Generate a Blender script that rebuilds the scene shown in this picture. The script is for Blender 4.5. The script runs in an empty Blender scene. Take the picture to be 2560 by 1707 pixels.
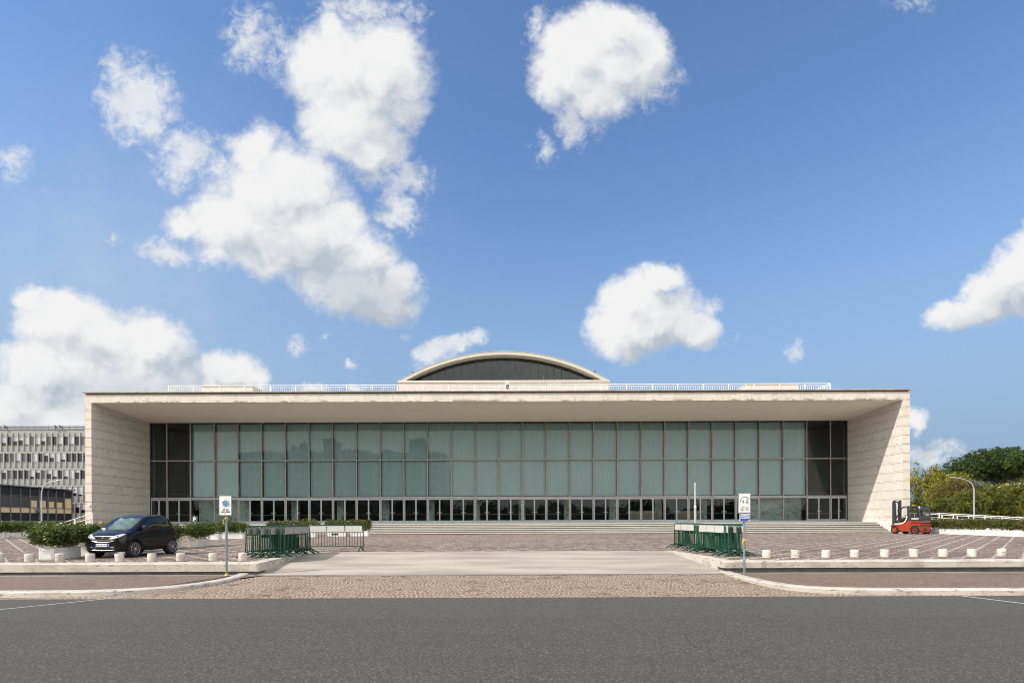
import bpy, bmesh, math, random
from mathutils import Vector, Matrix
R = math.radians
random.seed(7)
sc = bpy.context.scene
COL = sc.collection

# ------------------------------------------------------------------ camera model of the place
F, PX, PY, PSI, ROLL, EYE = 1320.0, 1268.0, 1299.5, 0.0, 0.0038, 1.75
def ray(px, py):
    u, v = px - PX, PY - py
    c, s = math.cos(-ROLL), math.sin(-ROLL)
    u, v = u * c - v * s, u * s + v * c
    f = Vector((math.sin(PSI), math.cos(PSI), 0)); r = Vector((math.cos(PSI), -math.sin(PSI), 0))
    return (f + r * (u / F) + Vector((0, 0, 1)) * (v / F))
def at_y(px, py, Y):                    # world point seen at (px, py) on the plane y = Y
    d = ray(px, py); t = Y / d.y
    return Vector((0, 0, EYE)) + d * t
def plaza_z(Y): return 0.45 + 0.0033 * (Y - 16.8)
def ground(px, py, z=None):             # point of the plaza (or of the level z) under a pixel
    d = ray(px, py)
    if z is not None: t = (z - EYE) / d.z
    else: t = (0.45 - 0.0033 * 16.8 - EYE) / (d.z - 0.0033 * d.y)
    return Vector((0, 0, EYE)) + d * t

# ------------------------------------------------------------------ objects
OFF = {}
def tag(o, label=None, cat=None, group=None, kind=None):
    if label: o['label'] = label
    if cat: o['category'] = cat
    if group: o['group'] = group
    if kind: o['kind'] = kind
    return o
def empty(name, label, cat, loc=(0, 0, 0), rz=0, group=None, world=False):
    o = bpy.data.objects.new(name, None); COL.objects.link(o)
    o.location = loc; o.rotation_euler = (0, 0, rz); o.empty_display_size = 0.2
    tag(o, label, cat, group)
    if world: OFF[o] = Vector(loc)      # parts are then written in world coordinates
    return o
def link_mesh(name, me, mat, parent=None):
    o = bpy.data.objects.new(name, me); COL.objects.link(o)
    if mat and not me.materials: me.materials.append(mat)
    if parent:
        o.parent = parent
        r = parent
        while r.parent: r = r.parent
        if r in OFF: me.transform(Matrix.Translation(-OFF[r]))
    return o
def copy_tree(o, parent=None):
    c = o.copy(); COL.objects.link(c)
    if parent: c.parent = parent
    for ch in list(o.children): copy_tree(ch, c)
    return c

class MB:
    def __init__(s): s.v = []; s.f = []; s.sm = []
    def add(s, verts, faces, smooth=False):
        b = len(s.v); s.v += [tuple(v) for v in verts]
        for f in faces: s.f.append([i + b for i in f]); s.sm.append(smooth)
    def box(s, x0, x1, y0, y1, z0, z1, M=None):
        vs = [Vector(p) for p in ((x0,y0,z0),(x1,y0,z0),(x1,y1,z0),(x0,y1,z0),(x0,y0,z1),(x1,y0,z1),(x1,y1,z1),(x0,y1,z1))]
        if M: vs = [M @ v for v in vs]
        s.add(vs, [(0,3,2,1),(4,5,6,7),(0,1,5,4),(1,2,6,5),(2,3,7,6),(3,0,4,7)])
    def cbox(s, x0, x1, y0, y1, z0, z1, c=0.02):     # box with chamfered edges
        vs = []; 
        for z, k in ((z0, c), (z0 + c, 0), (z1 - c, 0), (z1, c)):
            vs += [(x0+k+c,y0+k,z),(x1-k-c,y0+k,z),(x1-k,y0+k+c,z),(x1-k,y1-k-c,z),(x1-k-c,y1-k,z),(x0+k+c,y1-k,z),(x0+k,y1-k-c,z),(x0+k,y0+k+c,z)]
        fs = [tuple(range(7, -1, -1)), tuple(range(24, 32))]
        for l in range(3):
            for i in range(8): j = (i + 1) % 8; fs.append((l*8+i, l*8+j, l*8+8+j, l*8+8+i))
        s.add(vs, fs)
    def prism(s, poly, z0, z1):                      # vertical prism over an xy polygon; z may be functions
        n = len(poly); fz = lambda z, p: z(p) if callable(z) else z
        vs = [(p[0], p[1], fz(z0, p)) for p in poly] + [(p[0], p[1], fz(z1, p)) for p in poly]
        s.add(vs, [tuple(range(n - 1, -1, -1)), tuple(range(n, 2 * n))] + [(i, (i+1) % n, n + (i+1) % n, n + i) for i in range(n)])
    def extrude(s, poly, vec, M=None):               # planar 3D polygon pushed along vec
        n = len(poly); vec = Vector(vec)
        vs = [Vector(p) for p in poly] + [Vector(p) + vec for p in poly]
        if M: vs = [M @ v for v in vs]
        s.add(vs, [tuple(range(n - 1, -1, -1)), tuple(range(n, 2 * n))] + [(i, (i+1) % n, n + (i+1) % n, n + i) for i in range(n)])
    def tube(s, pts, r, n=8, closed=False, smooth=True):
        pts = [Vector(p) for p in pts]; m = len(pts); rr = r if isinstance(r, (list, tuple)) else [r] * m
        vs = []; up = Vector((0, 0, 1)); prev = None
        for i, p in enumerate(pts):
            a = pts[(i - 1) % m] if (closed or i > 0) else p; b = pts[(i + 1) % m] if (closed or i < m - 1) else p
            t = (b - a).normalized()
            if prev is None:
                x = t.cross(up if abs(t.z) < 0.9 else Vector((1, 0, 0))).normalized()
            else: x = (prev - t * prev.dot(t)).normalized()
            prev = x; y = t.cross(x)
            vs += [p + (x * math.cos(2*math.pi*k/n) + y * math.sin(2*math.pi*k/n)) * rr[i] for k in range(n)]
        fs = [(i*n+k, i*n+(k+1) % n, ((i+1) % m)*n+(k+1) % n, ((i+1) % m)*n+k) for i in range(m if closed else m - 1) for k in range(n)]
        s.add(vs, fs, smooth)
        if not closed: s.add(vs[:n], [tuple(range(n - 1, -1, -1))]); s.add(vs[-n:], [tuple(range(n))])
    def lathe(s, prof, n=20, M=None, smooth=True, caps=True):   # (radius, z) profile about z
        vs = [Vector((r * math.cos(2*math.pi*k/n), r * math.sin(2*math.pi*k/n), z)) for r, z in prof for k in range(n)]
        if M: vs = [M @ v for v in vs]
        fs = [(i*n+k, i*n+(k+1) % n, (i+1)*n+(k+1) % n, (i+1)*n+k) for i in range(len(prof)-1) for k in range(n)]
        s.add(vs, fs, smooth); L = len(prof)
        if not caps: return
        s.add(vs[:n], [tuple(range(n-1, -1, -1))]); s.add(vs[(L-1)*n:], [tuple(range(n))])
    def disc_y(s, cx, cz, y0, y1, r, n=24):          # cylinder along x is disc_x, along y this one
        s.extrude([(cx + r*math.cos(2*math.pi*k/n), y0, cz + r*math.sin(2*math.pi*k/n)) for k in range(n)], (0, y1 - y0, 0))
    def build(s, name, mat, parent=None, recalc=True, smooth=None):
        me = bpy.data.meshes.new(name); me.from_pydata(s.v, [], s.f)
        me.polygons.foreach_set('use_smooth', s.sm if smooth is None else [smooth] * len(s.f))
        if recalc:
            bm = bmesh.new(); bm.from_mesh(me); bmesh.ops.recalc_face_normals(bm, faces=bm.faces); bm.to_mesh(me); bm.free()
        return link_mesh(name, me, mat, parent)
def struct(mb, name, mat): return tag(mb.build(name, mat), kind='structure')

def text_mesh(txt, size, name, mat, parent, loc, rz=0, depth=0.002, align='CENTER', sx=1.0, bold=0.0):
    cu = bpy.data.curves.new(name, 'FONT'); cu.body = txt; cu.size = size; cu.align_x = align; cu.align_y = 'CENTER'
    cu.extrude = depth; cu.offset = bold; cu.resolution_u = 2
    ob = bpy.data.objects.new(name, cu); COL.objects.link(ob)
    me = bpy.data.meshes.new_from_object(ob.evaluated_get(bpy.context.evaluated_depsgraph_get()))
    bpy.data.objects.remove(ob)
    me.transform(Matrix.Translation(Vector(loc)) @ Matrix.Rotation(rz, 4, 'Z') @ Matrix.Rotation(R(90), 4, 'X') @ Matrix.Diagonal((sx, 1, 1, 1)))
    me.materials.clear()
    return link_mesh(name, me, mat, parent)

# ------------------------------------------------------------------ materials
class NT:
    def __init__(s, tree): s.t = tree
    def n(s, typ, _i=None, **kw):
        nd = s.t.nodes.new(typ)
        for k, v in kw.items(): setattr(nd, k, v)
        for k, v in (_i or {}).items():
            if isinstance(v, bpy.types.NodeSocket): s.t.links.new(v, nd.inputs[k])
            else: nd.inputs[k].default_value = v
        return nd
    def m(s, op, a, b=0.0, c=0.0, clamp=False):
        nd = s.n('ShaderNodeMath', {0: a, 1: b, 2: c}, operation=op); nd.use_clamp = clamp; return nd.outputs[0]
    def mix(s, f, a, b, blend='MIX'):
        nd = s.n('ShaderNodeMix', data_type='RGBA', blend_type=blend)
        for k, v in ((0, f), (6, a), (7, b)):
            if isinstance(v, bpy.types.NodeSocket): s.t.links.new(v, nd.inputs[k])
            else: nd.inputs[k].default_value = v if k == 0 else (*v[:3], 1)
        return nd.outputs[2]
    def ss(s, x, a, b, o0=0.0, o1=1.0):
        nd = s.n('ShaderNodeMapRange', {0: x, 1: a, 2: b, 3: o0, 4: o1}, interpolation_type='SMOOTHSTEP'); return nd.outputs[0]
    def noise(s, vec, scale, detail=4, rough=0.55, dist=0.0, out=0):
        return s.n('ShaderNodeTexNoise', {'Vector': vec, 'Scale': scale, 'Detail': detail, 'Roughness': rough, 'Distortion': dist}).outputs[out]
    def xyz(s, vec):
        o = s.n('ShaderNodeSeparateXYZ', {0: vec}).outputs; return o[0], o[1], o[2]
    def vec(s, x, y, z=0.0): return s.n('ShaderNodeCombineXYZ', {0: x, 1: y, 2: z}).outputs[0]
    def scale(s, v, sc3): return s.n('ShaderNodeVectorMath', {0: v, 1: sc3}, operation='MULTIPLY').outputs[0]
def new_mat(name):
    m = bpy.data.materials.new(name); m.use_nodes = True; t = m.node_tree
    b = t.nodes['Principled BSDF']; k = NT(t)
    pos = k.n('ShaderNodeTexCoord').outputs['Object']
    wpos = k.n('ShaderNodeNewGeometry').outputs['Position']
    return m, k, b, pos, wpos
def setb(k, b, col=None, rough=None, metal=None, spec=None, bump=None, bs=0.3, bd=0.01):
    for key, v in (('Base Color', col), ('Roughness', rough), ('Metallic', metal), ('Specular IOR Level', spec)):
        if v is None: continue
        if isinstance(v, bpy.types.NodeSocket): k.t.links.new(v, b.inputs[key])
        else: b.inputs[key].default_value = (*v[:3], 1) if key == 'Base Color' else v
    if bump is not None:
        bn = k.n('ShaderNodeBump', {'Height': bump, 'Strength': bs, 'Distance': bd}); k.t.links.new(bn.outputs[0], b.inputs['Normal'])
def simple(name, col, rough=0.5, metal=0.0, spec=0.5, var=0.12, scale=6.0, coat=0.0, bump=0.0):
    m, k, b, pos, w = new_mat(name)
    nz = k.noise(pos, scale, 5)
    c = k.mix(nz, [x * (1 - var * 1.6) for x in col], [min(1, x * (1 + var)) for x in col])
    rr = k.ss(k.noise(pos, scale * 2.3, 3), 0.2, 0.8, max(0.02, rough - 0.08), min(1, rough + 0.08))
    setb(k, b, c, rr, metal, spec, k.noise(pos, scale * 5, 3) if bump else None, bump, 0.01)
    if coat: b.inputs['Coat Weight'].default_value = coat; b.inputs['Coat Roughness'].default_value = 0.03
    return m
def glass_mat(name, tint, ior=1.5, rough=0.0, refl=1.0, dirt=0.03):
    m = bpy.data.materials.new(name); m.use_nodes = True; t = m.node_tree; t.nodes.clear(); k = NT(t)
    out = k.n('ShaderNodeOutputMaterial')
    pos = k.n('ShaderNodeTexCoord').outputs['Object']
    tr = k.n('ShaderNodeBsdfTransparent', {0: (*tint, 1)})
    wav = k.n('ShaderNodeBump', {'Height': k.noise(pos, 0.35, 1), 'Strength': 0.05, 'Distance': 0.3}).outputs[0]
    gl = k.n('ShaderNodeBsdfGlossy', {'Color': (0.95, 1, 0.98, 1), 'Roughness': rough, 'Normal': wav})
    fr = k.m('MULTIPLY', k.n('ShaderNodeFresnel', {0: ior}).outputs[0], refl)
    mx = k.n('ShaderNodeMixShader', {0: fr, 1: tr.outputs[0], 2: gl.outputs[0]})
    df = k.n('ShaderNodeBsdfDiffuse', {0: (0.35, 0.38, 0.36, 1)})
    d = k.m('MULTIPLY', k.ss(k.noise(k.scale(pos, (1, 1, 0.35)), 1.3, 5), 0.3, 0.8), dirt)
    mx2 = k.n('ShaderNodeMixShader', {0: d, 1: mx.outputs[0], 2: df.outputs[0]})
    t.links.new(mx2.outputs[0], out.inputs[0]); return m

def stone_mat(name, axis, bw, bh, off, c_light, c_dark, vein=0.5, joint=(0.14, 0.115, 0.09), stain_z=None, jw=0.006, double=False, grey=0.25, vx=0.0, vj=0.5):
    """Slabs of marble or travertine: axis 0 lays them in x-z, axis 1 in y-z, axis 2 in x-y."""
    m, k, b, pos, w = new_mat(name)
    x, y, z = k.xyz(w)
    u, v = ((x, z), (y, z), (x, y))[axis]
    u = k.m('SUBTRACT', u, off[0]); v = k.m('SUBTRACT', v, off[1])
    row = k.m('FLOOR', k.m('DIVIDE', v, bh)); cu = k.m('ADD', k.m('DIVIDE', u, bw), k.m('MULTIPLY', row, vx))
    fu, fv = k.m('FRACT', cu), k.m('FRACT', k.m('DIVIDE', v, bh))
    wn = k.n('ShaderNodeTexWhiteNoise', {0: k.vec(k.m('FLOOR', cu), row, 3.0)}, noise_dimensions='3D')
    rnd, rcol = wn.outputs[0], wn.outputs[1]
    # each slab cuts its own piece of the marble block
    pv = k.n('ShaderNodeVectorMath', {0: w, 1: k.scale(rcol, (9, 9, 9))}, operation='ADD').outputs[0]
    nz = k.noise(pv, 0.9, 6, 0.6, 0.6); nz2 = k.noise(pv, 3.5, 6, 0.65, 0.3)
    vn = k.noise(pv, 0.55, 5, 0.55, 1.6)
    vv = k.ss(k.m('ABSOLUTE', k.m('SUBTRACT', vn, 0.5)), 0.0, 0.045, 1.0, 0.0)
    vv = k.m('MULTIPLY', vv, k.m('MULTIPLY', k.ss(nz2, 0.35, 0.65), vein))
    base = k.mix(k.m('ADD', k.m('MULTIPLY', rnd, 0.45), k.m('MULTIPLY', nz, 0.55)), c_dark, c_light)
    lum = (c_light[0] + c_light[1] + c_light[2]) / 3
    base = k.mix(k.m('MULTIPLY', k.ss(k.noise(pv, 0.4, 3), 0.5, 0.75), grey), base, (lum * 0.82, lum * 0.86, lum * 0.86))
    base = k.mix(vv, base, (c_dark[0] * 0.55, c_dark[1] * 0.48, c_dark[2] * 0.4))
    base = k.mix(k.m('MULTIPLY', k.ss(nz2, 0.56, 0.78), 0.40), base, [c * 0.70 for c in c_dark])
    du = k.m('MULTIPLY', k.m('MINIMUM', fu, k.m('SUBTRACT', 1.0, fu)), bw)
    dv = k.m('MULTIPLY', k.m('MINIMUM', fv, k.m('SUBTRACT', 1.0, fv)), bh)
    jh = k.ss(dv, jw * 1.1, jw * 2.6, 0.9, 0.0); jl = k.m('MAXIMUM', k.ss(du, jw * 0.5, jw * 1.4, vj, 0.0), jh)
    if double:
        d2 = k.m('ABSOLUTE', k.m('SUBTRACT', k.m('MULTIPLY', fv, bh), 0.105))
        jl = k.m('MAXIMUM', jl, k.m('MULTIPLY', k.ss(d2, jw * 0.8, jw * 2.0, 0.8, 0.0), k.ss(k.noise(w, 1.7, 2), 0.35, 0.55)))
        run = k.m('MULTIPLY', k.ss(k.m('SUBTRACT', 1.0, fv), 0.0, 0.5, 0.55, 0.0), k.ss(k.noise(k.scale(w, (2.2, 2.2, 0.5)), 1.5, 5), 0.5, 0.75))
        base = k.mix(k.m('MULTIPLY', run, 0.75), base, [c * 0.6 for c in c_dark])
    col = k.mix(jl, base, joint)
    if stain_z:                                        # lichen and missing skin along the lower edge
        z0, hgt = stain_z
        e = k.ss(z, z0, z0 + hgt, 1.0, 0.0)
        st = k.m('MULTIPLY', e, k.ss(k.m('ADD', k.noise(k.scale(w, (0.9, 1, 2.2)), 1.6, 7, 0.7), k.m('MULTIPLY', k.noise(w, 0.16, 2), 0.35)), 0.66, 0.74))
        col = k.mix(k.m('MULTIPLY', st, 0.85), col, (0.12, 0.105, 0.085))
    setb(k, b, col, 0.6, spec=0.3, bump=k.m('SUBTRACT', k.m('MULTIPLY', nz2, 0.15), jh), bs=0.35, bd=0.008)
    return m
M = {}
# ------------------------------------------------------------------ paving
def asphalt():
    m, k, b, pos, w = new_mat('asphalt')
    big = k.noise(k.scale(w, (0.35, 1.0, 1)), 0.5, 5, 0.6); band = k.noise(k.scale(w, (0.05, 1.3, 1)), 0.9, 4, 0.6)
    sp = k.n('ShaderNodeTexVoronoi', {'Vector': w, 'Scale': 62.0}).outputs['Color']
    sv = k.xyz(sp)[0]; sp2 = k.noise(w, 38.0, 3, 0.7)
    c = k.mix(k.ss(sv, 0.2, 0.95), (0.042, 0.0385, 0.033), (0.132, 0.121, 0.103))
    c = k.mix(k.ss(sp2, 0.35, 0.7), k.mix(0.5, c, (0.055, 0.055, 0.052)), c)
    c = k.mix(k.m('MULTIPLY', k.ss(k.m('ADD', k.m('MULTIPLY', big, 0.5), k.m('MULTIPLY', band, 0.5)), 0.40, 0.58), 0.75), c, (0.064, 0.062, 0.055))
    x, y, z = k.xyz(w)
    # smoother, greyer polished strip beside the setts and long tyre scuffs
    strip = k.m('MULTIPLY', k.ss(k.m('ADD', y, k.m('MULTIPLY', k.noise(w, 0.7, 4), 0.7)), 9.6, 10.3), 0.55)
    c = k.mix(strip, c, (0.078, 0.078, 0.072))
    scv = k.n('ShaderNodeMapping', {'Vector': w, 'Rotation': (0, 0, R(-58)), 'Scale': (8.0, 0.16, 1)}).outputs[0]
    c = k.mix(k.m('MULTIPLY', k.ss(k.noise(scv, 1.2, 3, 0.6), 0.68, 0.74), 0.25), c, (0.2, 0.2, 0.19))
    cr = k.n('ShaderNodeTexVoronoi', {'Vector': k.n('ShaderNodeVectorMath', {0: w, 1: k.scale(k.noise(w, 1.2, 4, out=1), (0.8, 0.8, 0.8))}, operation='ADD').outputs[0], 'Scale': 0.42}, feature='DISTANCE_TO_EDGE').outputs[0]
    ck = k.m('MULTIPLY', k.ss(cr, 0.002, 0.008, 1, 0), k.ss(k.noise(w, 0.25, 2), 0.55, 0.62))
    c = k.mix(k.m('MULTIPLY', ck, 0.6), c, (0.03, 0.03, 0.03))
    ch = k.xyz(k.n('ShaderNodeTexVoronoi', {'Vector': w, 'Scale': 55.0}).outputs['Color'])[1]
    c = k.mix(k.m('MULTIPLY', k.ss(ch, 0.82, 0.94), 0.35), c, (0.23, 0.215, 0.19)); c = k.mix(k.m('MULTIPLY', k.ss(ch, 0.24, 0.10), 0.4), c, (0.028, 0.026, 0.023))
    oil = k.ss(k.noise(k.scale(w, (0.5, 1.1, 1)), 0.8, 6, 0.7), 0.60, 0.78); c = k.mix(k.m('MULTIPLY', oil, 0.45), c, (0.045, 0.043, 0.040))
    setb(k, b, c, k.ss(sv, 0, 1, 0.75, 0.95), spec=0.25, bump=k.m('ADD', sv, sp2), bs=0.5, bd=0.006); return m
M['asphalt'] = asphalt()

def plaza():
    m, k, b, pos, w = new_mat('plaza setts')
    wv = k.n('ShaderNodeVectorMath', {0: w, 1: k.scale(k.n('ShaderNodeVectorMath', {0: k.noise(w, 6.0, 3, out=1), 1: (0.5, 0.5, 0.5)}, operation='SUBTRACT').outputs[0], (0.07, 0.07, 0))}, operation='ADD').outputs[0]
    x, y, z = k.xyz(wv); P = 0.705
    yq = k.m('ADD', k.m('MULTIPLY', k.m('FLOOR', k.m('DIVIDE', y, 0.095)), 0.095), k.m('MULTIPLY', k.n('ShaderNodeTexWhiteNoise', {1: k.m('FLOOR', k.m('DIVIDE', y, 0.095))}, noise_dimensions='1D').outputs[0], 0.05)); d1 = k.m('MULTIPLY', k.m('ADD', x, yq), 0.70711); d2 = k.m('MULTIPLY', k.m('SUBTRACT', x, yq), 0.70711)
    def line(d, off):
        f = k.m('FRACT', k.m('ADD', k.m('DIVIDE', d, P), off))
        return k.m('MULTIPLY', k.m('MINIMUM', f, k.m('SUBTRACT', 1.0, f)), P)
    l1, l2 = line(d1, 0.13), line(d2, 0.38)
    wob = k.m('MULTIPLY', k.noise(w, 9.0, 2), 0.02)
    big = k.noise(k.scale(w, (0.5, 0.5, 1)), 0.35, 4)
    def lm(l): return k.ss(k.m('SUBTRACT', l, wob), 0.012, 0.026, 1.0, 0.0)
    ln = k.m('MAXIMUM', lm(l1), lm(l2))
    worn = k.ss(k.m('ADD', k.m('MULTIPLY', big, 0.6), k.m('MULTIPLY', k.noise(w, 7.0, 4, 0.7), 0.55)), 0.46, 0.62)
    ln = k.m('MULTIPLY', ln, k.m('ADD', 0.22, k.m('MULTIPLY', worn, 0.78)))
    # the setts between the light lines: about 9 cm, laid square to the facade
    sx = k.m('DIVIDE', x, 0.10); row = k.m('FLOOR', k.m('DIVIDE', y, 0.095)); fy = k.m('FRACT', k.m('DIVIDE', y, 0.095))
    sx = k.m('ADD', sx, k.m('MULTIPLY', k.n('ShaderNodeTexWhiteNoise', {1: row}, noise_dimensions='1D').outputs[0], 1.0)); fx = k.m('FRACT', sx)
    rc = k.n('ShaderNodeTexWhiteNoise', {0: k.vec(k.m('FLOOR', sx), row, 1.0)}, noise_dimensions='3D').outputs[0]
    mo = k.m('MAXIMUM', k.ss(k.m('MINIMUM', fx, k.m('SUBTRACT', 1.0, fx)), 0.05, 0.13, 1, 0), k.ss(k.m('MINIMUM', fy, k.m('SUBTRACT', 1.0, fy)), 0.06, 0.15, 1, 0))
    base = k.mix(rc, (0.075, 0.046, 0.034), (0.205, 0.138, 0.102))
    base = k.mix(k.ss(big, 0.35, 0.65), k.mix(0.3, base, (0.10, 0.066, 0.052)), base)
    mc = k.mix(k.ss(k.noise(w, 3.0, 5, 0.7), 0.44, 0.58), (0.085, 0.060, 0.048), (0.52, 0.43, 0.36))
    col = k.mix(k.m('MULTIPLY', mo, 0.8), base, mc)
    lc = k.mix(k.noise(w, 14.0, 3), (0.38, 0.33, 0.28), (0.70, 0.63, 0.55))
    col = k.mix(ln, col, lc)
    stain = k.ss(k.noise(w, 0.9, 5, 0.65), 0.62, 0.8); col = k.mix(k.m('MULTIPLY', stain, 0.35), col, (0.12, 0.095, 0.085))
    setb(k, b, col, 0.75, spec=0.3, bump=k.m('SUBTRACT', k.m('MULTIPLY', rc, 0.5), mo), bs=0.7, bd=0.012); return m
M['plaza'] = plaza()

def arcs(name, dark, light, mortar, W=2.1, h=0.105, amount=1.0):
    """Roman setts in overlapping arcs (peacock tail)."""
    m, k, b, pos, w = new_mat(name)
    x, y, z = k.xyz(k.n('ShaderNodeVectorMath', {0: w, 1: k.scale(k.n('ShaderNodeVectorMath', {0: k.noise(w, 5.0, 3, out=1), 1: (0.5, 0.5, 0.5)}, operation='SUBTRACT').outputs[0], (0.05, 0.05, 0))}, operation='ADD').outputs[0])
    # rings of setts about centres on staggered rows, each row overlapping the next
    H = W / 2; j = k.m('FLOOR', k.m('DIVIDE', y, H)); yl = k.m('MULTIPLY', k.m('FRACT', k.m('DIVIDE', y, H)), H)
    par = k.m('MULTIPLY', k.m('FLOORED_MODULO', j, 2.0), 0.5); cx = k.m('ADD', k.m('DIVIDE', x, W), par)
    xm = k.m('MULTIPLY', k.m('SUBTRACT', k.m('FRACT', cx), 0.5), W); xa = k.m('ABSOLUTE', xm); x2 = k.m('SUBTRACT', W / 2, xa); y2 = k.m('ADD', yl, H)
    d1 = k.m('SQRT', k.m('ADD', k.m('MULTIPLY', xm, xm), k.m('MULTIPLY', yl, yl))); d2 = k.m('SQRT', k.m('ADD', k.m('MULTIPLY', x2, x2), k.m('MULTIPLY', y2, y2)))
    sel = k.m('LESS_THAN', d1, W / 2); ns = k.m('SUBTRACT', 1.0, sel)
    d = k.m('ADD', k.m('MULTIPLY', sel, d1), k.m('MULTIPLY', ns, d2))
    ang = k.m('ADD', k.m('MULTIPLY', sel, k.m('ARCTAN2', xm, yl)), k.m('MULTIPLY', ns, k.m('ARCTAN2', x2, y2)))
    vv = k.m('DIVIDE', d, h); row = k.m('FLOOR', vv); fy = k.m('FRACT', vv)
    an = k.m('DIVIDE', k.m('MULTIPLY', ang, k.m('MULTIPLY', k.m('ADD', row, 0.5), h)), h * 1.05)
    an = k.m('ADD', an, k.n('ShaderNodeTexWhiteNoise', {1: k.m('ADD', row, k.m('MULTIPLY', j, 17.0))}, noise_dimensions='1D').outputs[0]); fx = k.m('FRACT', an)
    rc = k.n('ShaderNodeTexWhiteNoise', {0: k.vec(k.m('FLOOR', an), k.m('ADD', row, k.m('MULTIPLY', j, 31.0)), k.m('FLOOR', cx))}, noise_dimensions='3D').outputs[0]
    mo = k.m('MAXIMUM', k.ss(k.m('MINIMUM', fx, k.m('SUBTRACT', 1.0, fx)), 0.05, 0.15, 1, 0), k.ss(k.m('MINIMUM', fy, k.m('SUBTRACT', 1.0, fy)), 0.05, 0.15, 1, 0))
    big = k.noise(w, 0.8, 5, 0.6)
    base = k.mix(rc, dark, light); base = k.mix(k.m('MULTIPLY', k.ss(big, 0.4, 0.7), 0.35), base, [c * 0.8 for c in dark])
    mc = k.mix(k.ss(k.m('ADD', k.m('MULTIPLY', big, 0.5), k.m('MULTIPLY', k.noise(w, 5.0, 5, 0.7), 0.5)), 0.38, 0.50), [c * 0.75 for c in dark], mortar)
    col = k.mix(k.m('MULTIPLY', mo, amount), base, mc)
    setb(k, b, col, 0.7, spec=0.35, bump=k.m('SUBTRACT', k.m('MULTIPLY', rc, 0.4), mo), bs=0.8, bd=0.012); return m
M['fan'] = arcs('fan setts', (0.115, 0.072, 0.048), (0.255, 0.175, 0.122), (0.47, 0.375, 0.28))
M['pave'] = arcs('pavement setts', (0.115, 0.073, 0.051), (0.215, 0.147, 0.105), (0.29, 0.215, 0.158), 1.2, 0.075, 0.7)

def concrete(name, light, dark, sc_=(0.25, 1.2, 1), streak=True):
    m, k, b, pos, w = new_mat(name)
    a = k.noise(k.scale(w, sc_), 1.0, 6, 0.6); c2 = k.noise(w, 14, 4, 0.6)
    c = k.mix(k.ss(a, 0.35, 0.65), dark, light); c = k.mix(k.m('MULTIPLY', c2, 0.25), c, [x * 0.7 for x in dark])
    if streak:
        s = k.noise(k.n('ShaderNodeMapping', {'Vector': w, 'Rotation': (0, 0, R(12)), 'Scale': (0.22, 5.0, 1)}).outputs[0], 1.3, 4, 0.55, 0.6)
        c = k.mix(k.m('MULTIPLY', k.ss(s, 0.6, 0.68), 0.4), c, [x * 0.62 for x in dark])
    setb(k, b, c, 0.85, spec=0.2, bump=c2, bs=0.2, bd=0.005); return m
M['concrete'] = concrete('driveway concrete', (0.42, 0.38, 0.32), (0.285, 0.25, 0.205))
M['gutter'] = concrete('gutter concrete', (0.25, 0.235, 0.21), (0.15, 0.145, 0.135), (0.6, 1.5, 1), False)

def kerb_stone(name, light, dark, L):
    """Old travertine kerb blocks of length L: pitted, dirty towards the lower edge."""
    m, k, b, pos, w = new_mat(name)
    x, y, z = k.xyz(w)
    u = k.m('DIVIDE', k.m('ADD', x, k.m('MULTIPLY', k.noise(w, 1.5, 2), 0.05)), L); fu = k.m('FRACT', u)
    rn = k.n('ShaderNodeTexWhiteNoise', {1: k.m('FLOOR', u)}, noise_dimensions='1D').outputs[0]
    a = k.noise(k.scale(w, (1, 1, 3)), 2.2, 6, 0.65)
    c = k.mix(k.m('ADD', k.m('MULTIPLY', rn, 0.5), k.m('MULTIPLY', a, 0.5)), dark, light)
    pit = k.ss(k.noise(k.scale(w, (1.0, 1.0, 3.5)), 5.0, 6, 0.7), 0.56, 0.64)
    c = k.mix(k.m('MULTIPLY', k.m('MULTIPLY', pit, k.ss(k.noise(w, 0.9, 3), 0.40, 0.55)), 0.85), c, (0.10, 0.085, 0.06))
    c = k.mix(k.m('MULTIPLY', k.ss(k.noise(k.scale(w, (1, 1, 2)), 1.6, 6, 0.72), 0.46, 0.72), 0.65), c, [q * 0.6 for q in dark])
    j = k.ss(k.m('MULTIPLY', k.m('MINIMUM', fu, k.m('SUBTRACT', 1, fu)), L), 0.008, 0.03, 1, 0)
    c = k.mix(k.m('MULTIPLY', j, 0.8), c, k.mix(k.noise(w, 5, 2), (0.12, 0.1, 0.08), (0.72, 0.68, 0.62)))
    setb(k, b, c, 0.8, spec=0.25, bump=k.m('SUBTRACT', a, k.m('MULTIPLY', pit, 1.0)), bs=0.5, bd=0.015); return m
M['kerb_big'] = kerb_stone('travertine kerb', (0.56, 0.515, 0.44), (0.39, 0.355, 0.295), 1.0)
M['kerb_small'] = kerb_stone('street kerb', (0.56, 0.515, 0.45), (0.40, 0.36, 0.305), 1.55)
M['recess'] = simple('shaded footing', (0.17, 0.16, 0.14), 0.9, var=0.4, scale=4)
M['paint'] = simple('road paint', (0.36, 0.355, 0.335), 0.8, var=0.3, scale=8)
M['far_ground'] = simple('street ground', (0.16, 0.145, 0.13), 0.9, var=0.3, scale=0.4)

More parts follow.
